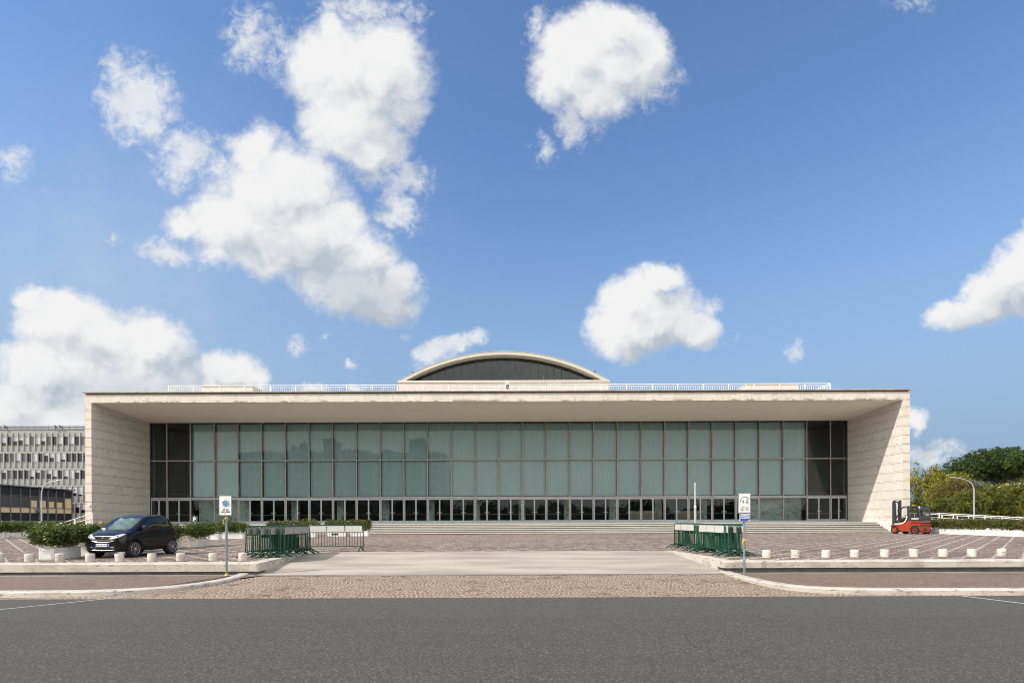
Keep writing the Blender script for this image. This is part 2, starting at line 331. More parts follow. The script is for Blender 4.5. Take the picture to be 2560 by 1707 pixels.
# ------------------------------------------------------------------ building
CL, CD = (0.69, 0.635, 0.545), (0.57, 0.51, 0.42)
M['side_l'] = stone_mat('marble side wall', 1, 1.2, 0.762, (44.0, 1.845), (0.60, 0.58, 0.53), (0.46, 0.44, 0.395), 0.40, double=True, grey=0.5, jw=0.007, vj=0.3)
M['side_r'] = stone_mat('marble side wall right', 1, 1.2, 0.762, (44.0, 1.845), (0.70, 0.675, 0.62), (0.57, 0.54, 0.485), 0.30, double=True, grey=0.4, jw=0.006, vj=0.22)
M['front'] = stone_mat('travertine pier', 0, 3.0, 0.762, (-80.1, 1.845), CL, CD, 0.25, jw=0.010, double=True)
M['fascia'] = stone_mat('travertine fascia', 0, 1.172, 0.72, (-35.3, 11.57), CL, CD, 0.35, jw=0.007, stain_z=(11.60, 0.30), grey=0.3)
M['parapet'] = stone_mat('travertine hall wall', 0, 2.4, 1.0, (-20, 12.0), (0.66, 0.61, 0.525), (0.55, 0.50, 0.42), 0.2, jw=0.01)
M['step'] = stone_mat('grey marble steps', 0, 2.1, 0.1517, (-40.0, 0.544), (0.60, 0.58, 0.51), (0.42, 0.405, 0.35), 0.15, jw=0.004, grey=0.2, vx=0.37)
M['floor'] = stone_mat('portico floor', 2, 1.2, 1.2, (0, 44.0), (0.66, 0.62, 0.55), (0.55, 0.51, 0.45), 0.2)
M['soffit'] = simple('painted soffit', (0.84, 0.815, 0.73), 0.85, var=0.05, scale=0.25)
M['cap'] = simple('weathered coping', (0.40, 0.36, 0.29), 0.8, var=0.45, scale=1.6)
def mullion_mat(name, c0, rust):
    m, k, b, pos, w = new_mat(name)
    a = k.noise(k.scale(w, (3, 3, 0.8)), 2.5, 6, 0.7)
    c = k.mix(k.ss(k.noise(w, 5, 4), 0.3, 0.7), c0, [x * 0.8 for x in c0])
    c = k.mix(k.m('MULTIPLY', k.ss(a, 0.5, 0.66), rust), c, (0.17, 0.105, 0.07))
    setb(k, b, c, 0.55, 0.0, 0.4); return m
M['mullion'] = mullion_mat('aged aluminium mullion', (0.33, 0.31, 0.28), 0.6)
M['mull_dark'] = simple('dark mullion web', (0.045, 0.042, 0.04), 0.6)
M['alu'] = mullion_mat('door aluminium', (0.43, 0.46, 0.48), 0.12)
M['glass_big'] = glass_mat('pale green glass', (0.80, 0.90, 0.88), 1.5, 0.0, 0.95, 0.05)
M['glass_door'] = glass_mat('door glass', (0.78, 0.85, 0.83), 1.45, 0.0, 0.9, 0.02)
M['glass_dark'] = glass_mat('smoked glass', (0.42, 0.46, 0.48), 1.52, 0.0, 1.2, 0.03)
def curtain_mat():
    m, k, b, pos, w = new_mat('pale curtain')
    x, y, z = k.xyz(w)
    f = k.noise(k.scale(w, (5.5, 0.0, 0.12)), 1.0, 3, 0.5, 0.5); rn = k.n('ShaderNodeTexWhiteNoise', {1: k.m('FLOOR', k.m('DIVIDE', k.m('ADD', x, 0.8), 2.297))}, noise_dimensions='1D').outputs[0]
    c = k.mix(f, (0.44, 0.545, 0.54), (0.54, 0.645, 0.635)); c = k.mix(k.m('MULTIPLY', rn, 0.06), c, (0.40, 0.46, 0.43))
    st = k.ss(k.noise(k.scale(w, (1.2, 1, 0.5)), 0.7, 5, 0.6), 0.6, 0.75); c = k.mix(k.m('MULTIPLY', st, 0.15), c, (0.30, 0.36, 0.34))
    setb(k, b, c, 0.9, spec=0.1); b.inputs['Emission Strength'].default_value = 0; return m
M['curtain'] = curtain_mat()
M['marble_in'] = stone_mat('book matched marble', 0, 1.15, 3.0, (-30.7, 1.4), (0.62, 0.66, 0.60), (0.44, 0.48, 0.43), 1.6, (0.25, 0.25, 0.22), grey=0.5)
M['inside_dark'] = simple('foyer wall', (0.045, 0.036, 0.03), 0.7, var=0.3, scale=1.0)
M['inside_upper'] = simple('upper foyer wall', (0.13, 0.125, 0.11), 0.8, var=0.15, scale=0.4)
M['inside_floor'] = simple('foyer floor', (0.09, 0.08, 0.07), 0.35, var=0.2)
M['wood'] = simple('counter wood', (0.33, 0.25, 0.18), 0.5, var=0.15, scale=3)
M['vault'] = simple('vault render', (0.52, 0.50, 0.43), 0.8, var=0.06, scale=0.5)
M['white_metal'] = simple('white painted metal', (0.78, 0.77, 0.74), 0.45, var=0.06)
M['white_wall'] = simple('white painted wall', (0.78, 0.76, 0.71), 0.8, var=0.07, scale=2)
M['black'] = simple('black plastic', (0.012, 0.012, 0.013), 0.5)
M['office'] = simple('office cladding', (0.30, 0.30, 0.275), 0.75, var=0.06, scale=0.8)
M['fin'] = simple('office fin', (0.38, 0.38, 0.36), 0.7, var=0.05)
M['pane_dark'] = simple('dark window', (0.022, 0.018, 0.018), 0.12, spec=0.5, var=0.3, scale=0.7)
M['pane_grey'] = simple('grey blind behind glass', (0.13, 0.125, 0.12), 0.35, var=0.15, scale=0.7)
M['blind'] = simple('white roller blind', (0.50, 0.50, 0.50), 0.6, var=0.08)
M['roof_metal'] = simple('grey roof rail', (0.13, 0.14, 0.145), 0.5, var=0.2)
M['pav_frame'] = simple('pavilion steel', (0.16, 0.165, 0.17), 0.5, var=0.15)
M['pav_dark'] = simple('pavilion dark panel', (0.018, 0.016, 0.017), 0.55, var=0.3, scale=0.5)
M['pav_blind'] = simple('pavilion grey blind', (0.075, 0.07, 0.065), 0.5, var=0.12)
M['pav_reflection'] = simple('pavilion painted reflection', (0.80, 0.62, 0.36), 0.6, var=0.12, scale=0.8)  # beige tone paints the travertine mirrored in the pavilion glass
M['lamp_steel'] = simple('galvanised steel', (0.50, 0.53, 0.53), 0.4, 0.4, var=0.1)
M['pole_grey'] = simple('grey post', (0.26, 0.28, 0.29), 0.45, 0.5, var=0.15)
M['bollard'] = kerb_stone('travertine bollard', (0.70, 0.66, 0.58), (0.52, 0.47, 0.39), 50.0)
def tri(name, a, b_, c, seedscale=1.0, rough=0.55, trans=0.25):
    """Foliage: every leaf its own tone, tones drifting in clumps."""
    m = bpy.data.materials.new(name); m.use_nodes = True; t = m.node_tree; k = NT(t); b = t.nodes['Principled BSDF']
    g = k.n('ShaderNodeNewGeometry'); ri = g.outputs['Random Per Island']; w = g.outputs['Position']
    cl = k.noise(w, seedscale, 3, 0.6)
    f = k.m('ADD', k.m('MULTIPLY', ri, 0.55), k.m('MULTIPLY', k.ss(cl, 0.3, 0.7), 0.45))
    col = k.mix(k.ss(f, 0.15, 0.6), a, b_); col = k.mix(k.ss(f, 0.62, 0.95), col, c)
    setb(k, b, col, rough, spec=0.35)
    tr = k.n('ShaderNodeBsdfTranslucent', {0: k.mix(0.5, col, b_)})
    mx = k.n('ShaderNodeMixShader', {0: trans, 1: b.outputs[0], 2: tr.outputs[0]}); t.links.new(mx.outputs[0], t.nodes['Material Output'].inputs[0]); return m
M['shrub'] = tri('shrub leaves', (0.022, 0.042, 0.010), (0.095, 0.135, 0.024), (0.25, 0.26, 0.055), 2.2, 0.3)
M['shrub_dry'] = tri('drier shrub leaves', (0.04, 0.05, 0.015), (0.12, 0.135, 0.032), (0.26, 0.20, 0.055), 1.6, 0.4)
M['leaf_yellow'] = tri('yellowing leaves', (0.075, 0.08, 0.008), (0.26, 0.25, 0.016), (0.50, 0.42, 0.04), 0.45)
M['leaf_brown'] = tri('browning leaves', (0.07, 0.06, 0.016), (0.18, 0.14, 0.03), (0.28, 0.21, 0.045), 0.5)
M['leaf_green'] = tri('green leaves', (0.036, 0.050, 0.008), (0.115, 0.135, 0.014), (0.26, 0.24, 0.025), 0.5)
M['pine'] = tri('pine needles', (0.014, 0.032, 0.009), (0.052, 0.088, 0.014), (0.125, 0.155, 0.024), 0.5)
M['bark'] = simple('bark', (0.10, 0.08, 0.06), 0.9, var=0.3, scale=5)
M['bark_pale'] = simple('pale bark', (0.34, 0.30, 0.25), 0.9, var=0.25, scale=5)
M['soil'] = simple('potting soil', (0.06, 0.045, 0.03), 1.0, var=0.3)
M['planter'] = simple('white marble planter', (0.76, 0.75, 0.72), 0.65, var=0.07, scale=3)
M['planter_old'] = simple('weathered planter', (0.62, 0.585, 0.51), 0.7, var=0.15, scale=3)
M['green'] = simple('green enamel tube', (0.004, 0.062, 0.034), 0.35, spec=0.5, var=0.25, scale=9)
M['board'] = simple('grey white board', (0.52, 0.505, 0.475), 0.6, var=0.12, scale=5)
M['board_old'] = simple('torn poster board', (0.33, 0.31, 0.30), 0.7, var=0.35, scale=11)
M['car'] = simple('black car paint', (0.006, 0.006, 0.007), 0.22, 0.0, 0.28, var=0.1, coat=0.22)
M['car_roof'] = M['car']
M['car_plastic'] = simple('dark bumper plastic', (0.012, 0.012, 0.013), 0.5)
M['car_glass'] = glass_mat('car side glass', (0.25, 0.33, 0.34), 1.5, 0.0, 1.1, 0.0)
def screen_mat():
    m = glass_mat('windscreen glass', (0.68, 0.78, 0.75), 1.5, 0.0, 1.3, 0.06); return m
M['screen'] = screen_mat()
M['interior'] = simple('car interior', (0.03, 0.03, 0.032), 0.8)
M['tyre'] = simple('rubber', (0.013, 0.013, 0.013), 0.8)
M['rim'] = simple('alloy', (0.45, 0.46, 0.48), 0.3, 0.9, var=0.05)
M['chrome'] = simple('bright trim', (0.75, 0.75, 0.75), 0.15, 0.9, var=0.03)
M['lens'] = simple('headlamp lens', (0.62, 0.66, 0.70), 0.08, 0.3, 0.8, var=0.25, scale=18)
M['red_lens'] = simple('red lens', (0.42, 0.01, 0.012), 0.15)
M['plate_white'] = simple('plate white', (0.78, 0.78, 0.75), 0.5, var=0.04)
M['plate_blue'] = simple('plate blue', (0.01, 0.10, 0.42), 0.4)
M['ink'] = simple('black ink', (0.02, 0.02, 0.02), 0.6)
M['sign_white'] = simple('sign white', (0.74, 0.735, 0.70), 0.5, var=0.08, scale=7)
M['sign_back'] = simple('sign frame grey', (0.14, 0.145, 0.15), 0.5)
M['sign_blue'] = simple('sign blue', (0.015, 0.075, 0.36), 0.45, var=0.15)
M['sky_blue'] = simple('faded sign blue', (0.15, 0.36, 0.55), 0.5, var=0.3, scale=14)
M['brown_ink'] = simple('faded emblem brown', (0.35, 0.20, 0.09), 0.6, var=0.3, scale=30)
M['yellow'] = simple('yellow tape', (0.72, 0.55, 0.03), 0.5)
M['p_sign'] = simple('parking panel blue', (0.055, 0.075, 0.10), 0.4, var=0.1)
M['orange'] = simple('orange lamp lens', (0.80, 0.26, 0.01), 0.3)
M['fork_orange'] = simple('orange red truck paint', (0.34, 0.042, 0.016), 0.35, spec=0.5, var=0.12, scale=3)
M['fork_grey'] = simple('charcoal truck steel', (0.035, 0.037, 0.042), 0.45, var=0.2)
M['fork_glass'] = glass_mat('cab glass', (0.55, 0.60, 0.58), 1.5, 0.0, 1.0, 0.08)
M['seat'] = simple('seat vinyl', (0.018, 0.018, 0.018), 0.7)

M['silver'] = simple('silver sunshade', (0.42, 0.46, 0.42), 0.45, 0.3, var=0.4, scale=2.2)
# ------------------------------------------------------------------ sun, sky and clouds
SUN = Vector((-1.0, -0.505, 1.0)).normalized()       # towards the sun
SUN_EL = math.asin(SUN.z); SUN_AZ = math.atan2(SUN.x, SUN.y)
lamp = bpy.data.lights.new('sun', 'SUN'); lamp.energy = 3.0; lamp.angle = R(0.53); lamp.color = (1.0, 0.93, 0.83)
so = bpy.data.objects.new('sun', lamp); COL.objects.link(so); so.rotation_euler = (-SUN).to_track_quat('-Z', 'Y').to_euler()
wd = bpy.data.worlds.new('World'); sc.world = wd; wd.use_nodes = True
wt = wd.node_tree; wt.nodes.clear(); k = NT(wt)
gen = k.n('ShaderNodeTexCoord').outputs['Generated']
sky = k.n('ShaderNodeTexSky', sky_type='NISHITA', sun_disc=False, sun_elevation=SUN_EL, sun_rotation=SUN_AZ, altitude=50, air_density=1.0, dust_density=0.4, ozone_density=1.5)
dx, dy, dz = k.xyz(gen)
yy = k.m('MAXIMUM', dy, 0.02)
# direction -> plane one unit north of the viewer, in units of 1/F
qx = k.m('MULTIPLY', k.m('DIVIDE', dx, yy), F); qz = k.m('MULTIPLY', k.m('DIVIDE', dz, yy), F)
q = k.vec(qx, qz)
def cl(px, py):
    d = ray(px, py); return d.x / d.y * F, d.z / d.y * F
warp = k.n('ShaderNodeVectorMath', {0: k.noise(q, 0.0085, 6, 0.62, out=1), 1: (0.5, 0.5, 0.5)}, operation='SUBTRACT').outputs[0]
warp2 = k.n('ShaderNodeVectorMath', {0: k.noise(q, 0.03, 5, 0.6, out=1), 1: (0.5, 0.5, 0.5)}, operation='SUBTRACT').outputs[0]
qw = k.n('ShaderNodeVectorMath', {0: q, 1: k.scale(warp, (78, 78, 0))}, operation='ADD').outputs[0]
qw = k.n('ShaderNodeVectorMath', {0: qw, 1: k.scale(warp2, (26, 26, 0))}, operation='ADD').outputs[0]
def field(blobs, vec):
    acc = None
    for cx, cy, rx, ry, rot, wgt in blobs:
        X, Z = cl(cx, cy)
        mp = k.n('ShaderNodeMapping', {'Vector': vec, 'Location': (X, Z, 0), 'Rotation': (0, 0, R(-rot)), 'Scale': (rx, ry, 1)}, vector_type='TEXTURE')
        g = k.n('ShaderNodeTexGradient', {0: mp.outputs[0]}, gradient_type='SPHERICAL').outputs['Fac']
        g = k.m('MULTIPLY', g, wgt) if wgt != 1 else g
        acc = g if acc is None else k.m('SMOOTH_MAX', acc, g, 0.10)
    return acc
S = 1.38
dense = [  # px, py, half width, half height, tilt, weight
 (850,170,150,110,0,1),(960,175,120,120,0,1),(880,290,125,120,0,1),(1000,250,75,95,0,.8),(925,370,105,80,0,.8),(830,75,45,55,0,.7),
 (700,480,170,125,0,1),(640,385,75,80,0,.8),(590,560,130,85,0,1),(690,610,170,85,0,.9),(790,590,140,100,0,1),(880,650,110,85,0,.9),
 (900,725,140,75,10,1),(960,765,85,48,15,.9),(985,700,60,50,0,.7),(790,700,110,55,30,.6),(460,560,55,45,0,.7),(545,635,75,45,0,.6),(1000,690,45,35,0,.6),
 (75,745,55,40,0,.8),(150,800,120,80,0,1),(250,850,140,90,25,1),(380,860,110,75,20,1),(110,930,120,110,0,1),(300,960,200,110,0,1),(460,930,60,60,0,.6),
 (570,925,75,55,0,1),(630,945,45,40,0,.8),(560,980,130,45,0,.7),(40,1010,110,70,0,1),(180,1050,220,70,0,1),
 (1440,130,100,105,0,1),(1395,190,75,85,0,.9),(1530,85,105,80,0,1),(1610,130,70,85,0,.9),(1560,170,115,90,0,1),(1500,240,85,60,0,.9),(1470,215,85,70,0,.8),
 (1650,700,75,45,0,.9),(1590,745,90,70,0,1),(1550,815,80,80,0,1),(1645,800,100,85,0,1),(1725,825,75,52,0,1),(1700,760,60,50,0,.7),(1560,870,75,35,0,.6),
 (2540,690,95,70,-35,1),(2470,745,105,58,-30,1),(2385,785,85,42,-15,1),(2590,660,90,85,0,1),(2560,735,90,50,-20,.8),
 (2290,1045,35,40,0,.7)]
wispy = [
 (340,255,85,95,-35,.62),(295,185,50,70,0,.42),(375,320,55,45,-30,.5),(470,385,75,60,-20,.55),(440,440,55,45,0,.42),(560,420,60,50,0,.4),
 (630,95,70,85,0,.45),(700,120,60,60,0,.35),(900,30,130,55,0,.42),(1030,25,60,40,0,.3),(1040,130,35,60,0,.4),
 (1010,450,65,55,0,.5),(1000,530,55,55,0,.5),(950,430,60,60,0,.4),(410,635,62,32,15,.55),(1040,715,25,30,0,.4),(35,405,50,42,0,.42),(295,590,26,18,0,.32),(100,480,60,40,0,.16),
 (1340,70,30,60,10,.4),(1660,200,60,55,0,.36),(1600,190,70,75,0,.55),(1430,290,40,70,0,.55),(1490,300,40,50,0,.35),(1365,370,25,50,0,.35),(1700,210,25,25,0,.25),
 (1775,765,26,22,0,.5),(1830,855,35,20,-20,.22),(1985,880,24,36,-15,.42),(2572,565,22,30,0,.45),
 (1090,872,48,32,-20,.7),(1140,852,60,22,-15,.6),(1195,845,25,20,0,.6),(750,858,30,26,0,.42),(875,915,18,14,0,.42),(1010,846,20,13,0,.36),(815,835,16,12,0,.24),
 (775,972,40,18,0,.6),(890,978,22,12,0,.5),(2330,1125,90,26,0,.45),(2340,1150,70,22,0,.4),(2290,10,75,35,0,.26),(2080,990,90,22,0,.2),(2300,1130,60,24,0,.35)]
dense = [(a, b_, c * S, d * S, e, w) for a, b_, c, d, e, w in dense]
wispy = [(a, b_, c * 1.75, d * 1.75, e, w) for a, b_, c, d, e, w in wispy]
FD = field(dense, qw); FW = field(wispy, qw)
fb = k.noise(q, 0.011, 9, 0.62); fine = k.noise(q, 0.03, 7, 0.65, 0.4)
nD = k.m('ADD', FD, k.m('ADD', k.m('MULTIPLY', k.m('SUBTRACT', fb, 0.5), 0.62), k.m('MULTIPLY', k.m('SUBTRACT', fine, 0.5), 0.26)))
aD = k.m('MULTIPLY', k.ss(nD, 0.10, 0.52), k.ss(FD, 0.06, 0.18))
nW = k.m('ADD', FW, k.m('MULTIPLY', k.m('SUBTRACT', fine, 0.5), 0.75))
aW = k.m('MULTIPLY', k.ss(nW, 0.10, 0.50), k.ss(FW, 0.045, 0.20))
front = k.ss(dy, 0.03, 0.08)
alpha = k.m('MULTIPLY', k.m('MAXIMUM', aD, k.m('MULTIPLY', aW, 0.85)), front)
# veil of haze low on the left
X0, Z0 = cl(250, 700)
veil = k.n('ShaderNodeTexGradient', {0: k.n('ShaderNodeMapping', {'Vector': q, 'Location': (X0, Z0, 0), 'Scale': (1100, 900, 1)}, vector_type='TEXTURE').outputs[0]}, gradient_type='QUADRATIC_SPHERE').outputs['Fac']
veil = k.m('MULTIPLY', k.m('MULTIPLY', veil, front), k.m('ADD', 0.12, k.m('MULTIPLY', fb, 0.55)))
# the rest of the dome: unseen bright cloud cover, raised to add fill on the shaded facade
rear = k.n('ShaderNodeTexNoise', {'Vector': k.scale(gen, (1, 1, 2.2)), 'Scale': 2.6, 'Detail': 8, 'Roughness': 0.6}).outputs[0]
aR = k.m('MULTIPLY', k.ss(rear, 0.25, 0.75, 0.50, 0.95), k.m('SUBTRACT', 1.0, front))
shade = [(920,745,150,75,10,1),(830,690,120,70,30,.9),(720,620,150,45,0,.55),(985,300,80,110,0,.6),(900,420,80,50,0,.4),(760,520,90,60,0,.35),(320,985,260,75,0,.75),(120,990,150,60,0,.5),(600,985,110,35,0,.8),(470,900,60,60,0,.6),
 (1640,870,110,40,0,.7),(1700,800,80,70,0,.45),(1530,230,90,60,0,.45),(1580,150,60,70,0,.45),(1450,240,60,60,0,.3),(2500,780,130,40,-25,.8),(2420,800,70,25,-15,.6),(230,900,110,60,0,.3)]
FS = field([(a, b_, c * 1.6, d * 1.6, e, w) for a, b_, c, d, e, w in shade], qw)
puff = k.noise(q, 0.017, 7, 0.58, 0.5)
# self-shading: how much cloud lies between this spot and the light (up and to the left)
FL = field([(a, b_, c * 1.1, d * 1.1, e, w) for a, b_, c, d, e, w in dense], k.n('ShaderNodeVectorMath', {0: qw, 1: (-30, 52, 0)}, operation='ADD').outputs[0])
lumpy = k.m('ADD', k.m('SUBTRACT', FL, FD), k.m('MULTIPLY', k.m('SUBTRACT', puff, 0.5), 0.9))
sh = k.m('ADD', k.m('MULTIPLY', k.ss(lumpy, -0.16, 0.5), 0.62), k.m('MULTIPLY', k.ss(k.m('ADD', FS, k.m('MULTIPLY', k.m('SUBTRACT', puff, 0.5), 0.5)), 0.05, 0.75), 0.62), clamp=True)
ccol = k.mix(sh, (0.575, 0.575, 0.575), (0.315, 0.35, 0.395))
SKY_K = 0.15
skyc = k.scale(sky.outputs[0], (0.625, 0.755, 0.88))
skyc = k.mix(k.ss(dz, 0.05, 0.60, 1.0, 0.0), skyc, [q_ / SKY_K for q_ in (0.195, 0.278, 0.39)])
cscale = k.scale(ccol, (1 / SKY_K,) * 3)
vcol = k.scale(k.mix(0.0, (0.385, 0.44, 0.495), (1, 1, 1)), (1 / SKY_K,) * 3)
c = k.mix(veil, skyc, vcol)
c = k.mix(alpha, c, cscale)
c = k.mix(aR, c, [1.40 / SKY_K, 1.37 / SKY_K, 1.32 / SKY_K])
bg = k.n('ShaderNodeBackground', {0: c, 1: SKY_K}); k.t.links.new(bg.outputs[0], k.n('ShaderNodeOutputWorld').inputs[0])
sc.view_settings.view_transform = 'Standard'; sc.view_settings.look = 'None'; sc.view_settings.exposure = 0.64; sc.view_settings.gamma = 1.0

# ------------------------------------------------------------------ camera
cd = bpy.data.cameras.new('camera'); co = bpy.data.objects.new('camera', cd); COL.objects.link(co)
cd.sensor_width = 36; cd.lens = 36 * F / 2560; cd.shift_y = (PY - 853.5) / 2560; cd.shift_x = (1280 - PX) / 2560; cd.clip_end = 3000; cd.clip_start = 0.1
co.matrix_world = Matrix.Translation((0, 0, EYE)) @ Matrix.Rotation(-PSI, 4, 'Z') @ Matrix.Rotation(R(90), 4, 'X') @ Matrix.Rotation(-ROLL, 4, 'Z')
sc.camera = co
# ------------------------------------------------------------------ street, kerbs, plaza
g = MB(); g.add([(-900,-400,-0.35),(900,-400,-0.35),(900,1500,-0.35),(-900,1500,-0.35)], [(0,1,2,3)]); struct(g, 'ground', M['far_ground'])
road_edge = [(-60,11.75),(-20,11.9),(-11,12.0),(-8,12.25),(-6,12.6),(-3,12.85),(0,12.9),(4,12.85),(7,12.6),(9,12.2),(11,12.0),(20,11.95),(60,11.9)]
rp = [(-60,-30),(60,-30)] + road_edge[::-1]
g = MB(); g.add([(x, y, 0.0) for x, y in rp], [tuple(range(len(rp)))]); struct(g, 'road', M['asphalt'])
g = MB(); g.add([(-14,11.2,-0.012),(14,11.2,-0.012),(14,16.6,0.075),(-14,16.6,0.075)], [(0,1,2,3)]); struct(g, 'driveway_setts', M['fan'])

def curve(pts, z, step=10):
    out = []
    P = [ground(x, y, z) for x, y in pts]
    for i in range(len(P) - 1):
        a, b, c, d = P[max(0, i-1)], P[i], P[i+1], P[min(len(P)-1, i+2)]
        for t in range(step):
            s = t / step
            out.append(0.5 * ((2*b) + (c - a)*s + (2*a - 5*b + 4*c - d)*s*s + (3*b - a - 3*c + d)*s**3))
    out.append(P[-1]); return out
ZP = 0.135
# outer (street side) top edges of the two curving kerbs
left = curve([(-900,1484),(-300,1480),(0,1479),(180,1477.5),(300,1474),(400,1468),(480,1460.5),(550,1450.5),(596,1441),(628,1429)], ZP, 6)
right = curve([(1797,1424.5),(1835,1437),(1890,1449.5),(1960,1461),(2060,1468.5),(2180,1471.5),(2400,1472),(2560,1472),(3000,1471),(3500,1470)], ZP, 6)
def offset(line, d):
    out = []
    for i, p in enumerate(line):
        t = (line[min(i+1, len(line)-1)] - line[max(i-1, 0)]).normalized(); out.append(p + Vector((-t.y, t.x, 0)) * d)
    return out
for line in (left, right):
    inner = offset(line, 0.27); g = MB(); n = len(line)
    vs = []
    for a, b in zip(line, inner):
        o = (a - b).normalized() * 0.025
        vs += [(a.x + o.x, a.y + o.y, -0.2), (a.x + o.x * .6, a.y + o.y * .6, ZP - 0.03), (a.x - o.x, a.y - o.y, ZP), (b.x, b.y, ZP), (b.x, b.y, -0.2)]
    fs = []
    for i in range(n - 1):
        for j in range(4): fs.append((i*5+j, i*5+j+1, (i+1)*5+j+1, (i+1)*5+j))
    fs += [(0,1,2,3,4), tuple((n-1)*5 + j for j in (4,3,2,1,0))]
    g.add(vs, fs); struct(g, 'kerb', M['kerb_small'])
    # pavement between this kerb and the plaza wall
    poly = [(p.x, p.y) for p in inner] + ([(-7.3, 16.6), (inner[0].x, 16.6)] if line is left else [(inner[-1].x, 16.6), (6.5, 16.6)])
    g = MB(); g.add([(x, y, ZP - 0.006 - 0.05 * max(0, y - 13.0) / 3.5) for x, y in poly], [tuple(range(len(poly)))]); struct(g, 'pavement', M['pave'])
    g = MB(); x0, x1 = ((-60, -7.75) if line is left else (7.0, 60)); g.box(x0, x1, 16.02, 16.6, -0.1, ZP - 0.045); struct(g, 'gutter', M['gutter'])

KY = 16.4
KL, KR = -7.72, 6.72                     # the driveway's two sides at the front
def pz(p): return plaza_z(p[1])
for x0, x1, inner_end, zb, nm in ((-60, KL, (-8.15, 21.6), 0.185, 'l'), (KR, 60, (6.45, 21.6), 0.235, 'r')):
    g = MB(); c = 0.035                  # overhanging kerb slab with a worn arris
    pr = [(KY, zb), (KY - 0.005, 0.45 - c), (KY + c, 0.45), (KY + 0.50, 0.4515), (KY + 0.50, zb)]
    xs = [x0 + (x1 - x0) * i / 60 for i in range(61)]
    vs = [(x, y, z) for x in xs for y, z in pr]
    fs = [(i*5+j, i*5+(j+1) % 5, (i+1)*5+(j+1) % 5, (i+1)*5+j) for i in range(60) for j in range(5)] + [(4,3,2,1,0), tuple(300 + j for j in range(5))]
    g.add(vs, fs)
    # the kerb turning back along the driveway
    s = 1 if x0 < -20 else -1; ex, ey = inner_end; xe = x1 if s == 1 else x0
    a = (xe, KY + 0.002); b = (ex, ey); w = 0.42 * s
    q = [(a[0] - 0.002*s, KY + 0.503), (b[0], b[1]), (b[0] - w, b[1]), (a[0] - w, KY + 0.503)]
    g.prism(q, lambda p: 0.05, lambda p: plaza_z(p[1]) + 0.003)
    struct(g, 'plaza_kerb', M['kerb_big'])
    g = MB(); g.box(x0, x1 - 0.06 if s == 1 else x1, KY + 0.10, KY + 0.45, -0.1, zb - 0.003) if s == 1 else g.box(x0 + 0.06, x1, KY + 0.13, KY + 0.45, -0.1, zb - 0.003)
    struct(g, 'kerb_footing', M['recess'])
# plaza surface: two sides and the middle behind the driveway
g = MB()
def sheet(poly): g.add([(x, y, plaza_z(y)) for x, y in poly], [tuple(range(len(poly)))])
sheet([(-120, KY + 0.47), (-8.1, KY + 0.47), (-8.5, 21.6), (-120, 21.6)]); sheet([(7.1, KY + 0.47), (120, KY + 0.47), (120, 21.6), (6.8, 21.6)])
sheet([(-120, 21.6), (120, 21.6), (120, 120), (-120, 120)])
struct(g, 'plaza', M['plaza'])
g = MB(); nx = 16; vs = []
for j in range(9):
    t = j / 8; y = 16.3 + (21.65 - 16.3) * t
    z = 0.085 + (plaza_z(21.6) + 0.006 - 0.085) * (t ** 0.92)
    xl = KL + (-8.15 - KL) * t; xr = KR + (6.45 - KR) * t
    vs += [(xl + (xr - xl) * i / nx, y, z) for i in range(nx + 1)]
g.add(vs, [(j*(nx+1)+i, j*(nx+1)+i+1, (j+1)*(nx+1)+i+1, (j+1)*(nx+1)+i) for j in range(8) for i in range(nx)], True); struct(g, 'driveway_ramp', M['concrete'])
g = MB(); g.add([(-7.6,16.08,0.074),(6.7,16.08,0.074),(6.7,16.34,0.087),(-7.6,16.34,0.087)], [(0,1,2,3)]); struct(g, 'drain_strip', M['gutter'])
# worn lane lines
def strip(a, b, w, nm='road_line'):
    A, B = ground(*a, 0.0), ground(*b, 0.0); n = (B - A).normalized(); n = Vector((-n.y, n.x, 0)) * w / 2
    g = MB(); g.add([(A + n) + Vector((0,0,.005)), (A - n) + Vector((0,0,.005)), (B - n) + Vector((0,0,.005)), (B + n) + Vector((0,0,.005))], [(0,1,2,3)]); struct(g, nm, M['paint'])
strip((-420, 1566), (308, 1492), 0.09); strip((2403, 1489), (2760, 1533), 0.11); strip((-300, 1500), (18, 1497.5), 0.07)
# ------------------------------------------------------------------ the congress hall
YF, YB = 44.0, 51.2                      # front of the portico, plane of the glass
XL, XR = -34.6, 33.0; XC = -0.8
ZS, ZF, ZB_ = 11.63, 1.46, 11.24         # soffit at the front, portico floor, soffit at the glass
Z0 = 0.50
hall = empty('congress_hall', 'long pale travertine hall with deep glazed portico and low vaulted roof', 'building', (XC, YF, 0.544), world=True)
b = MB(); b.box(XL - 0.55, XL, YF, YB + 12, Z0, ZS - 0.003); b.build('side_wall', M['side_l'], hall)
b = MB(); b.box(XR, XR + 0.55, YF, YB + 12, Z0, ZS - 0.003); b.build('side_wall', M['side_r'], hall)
for x0, x1 in ((XL - 0.553, XL + 0.002), (XR - 0.002, XR + 0.553)):
    b = MB(); b.box(x0, x1, YF - 0.03, YF - 0.003, Z0, ZS - 0.003); b.build('pier_facing', M['front'], hall)
b = MB(); b.box(XL - 0.553, XR + 0.553, YF - 0.03, YF + 0.6, ZS, 12.24); b.box(XL - 0.57, XR + 0.57, YF - 0.05, YF + 0.6, 12.243, 12.315); b.build('fascia', M['fascia'], hall)
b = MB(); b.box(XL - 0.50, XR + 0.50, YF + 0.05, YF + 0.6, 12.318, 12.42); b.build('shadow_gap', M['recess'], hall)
b = MB()
n = 90
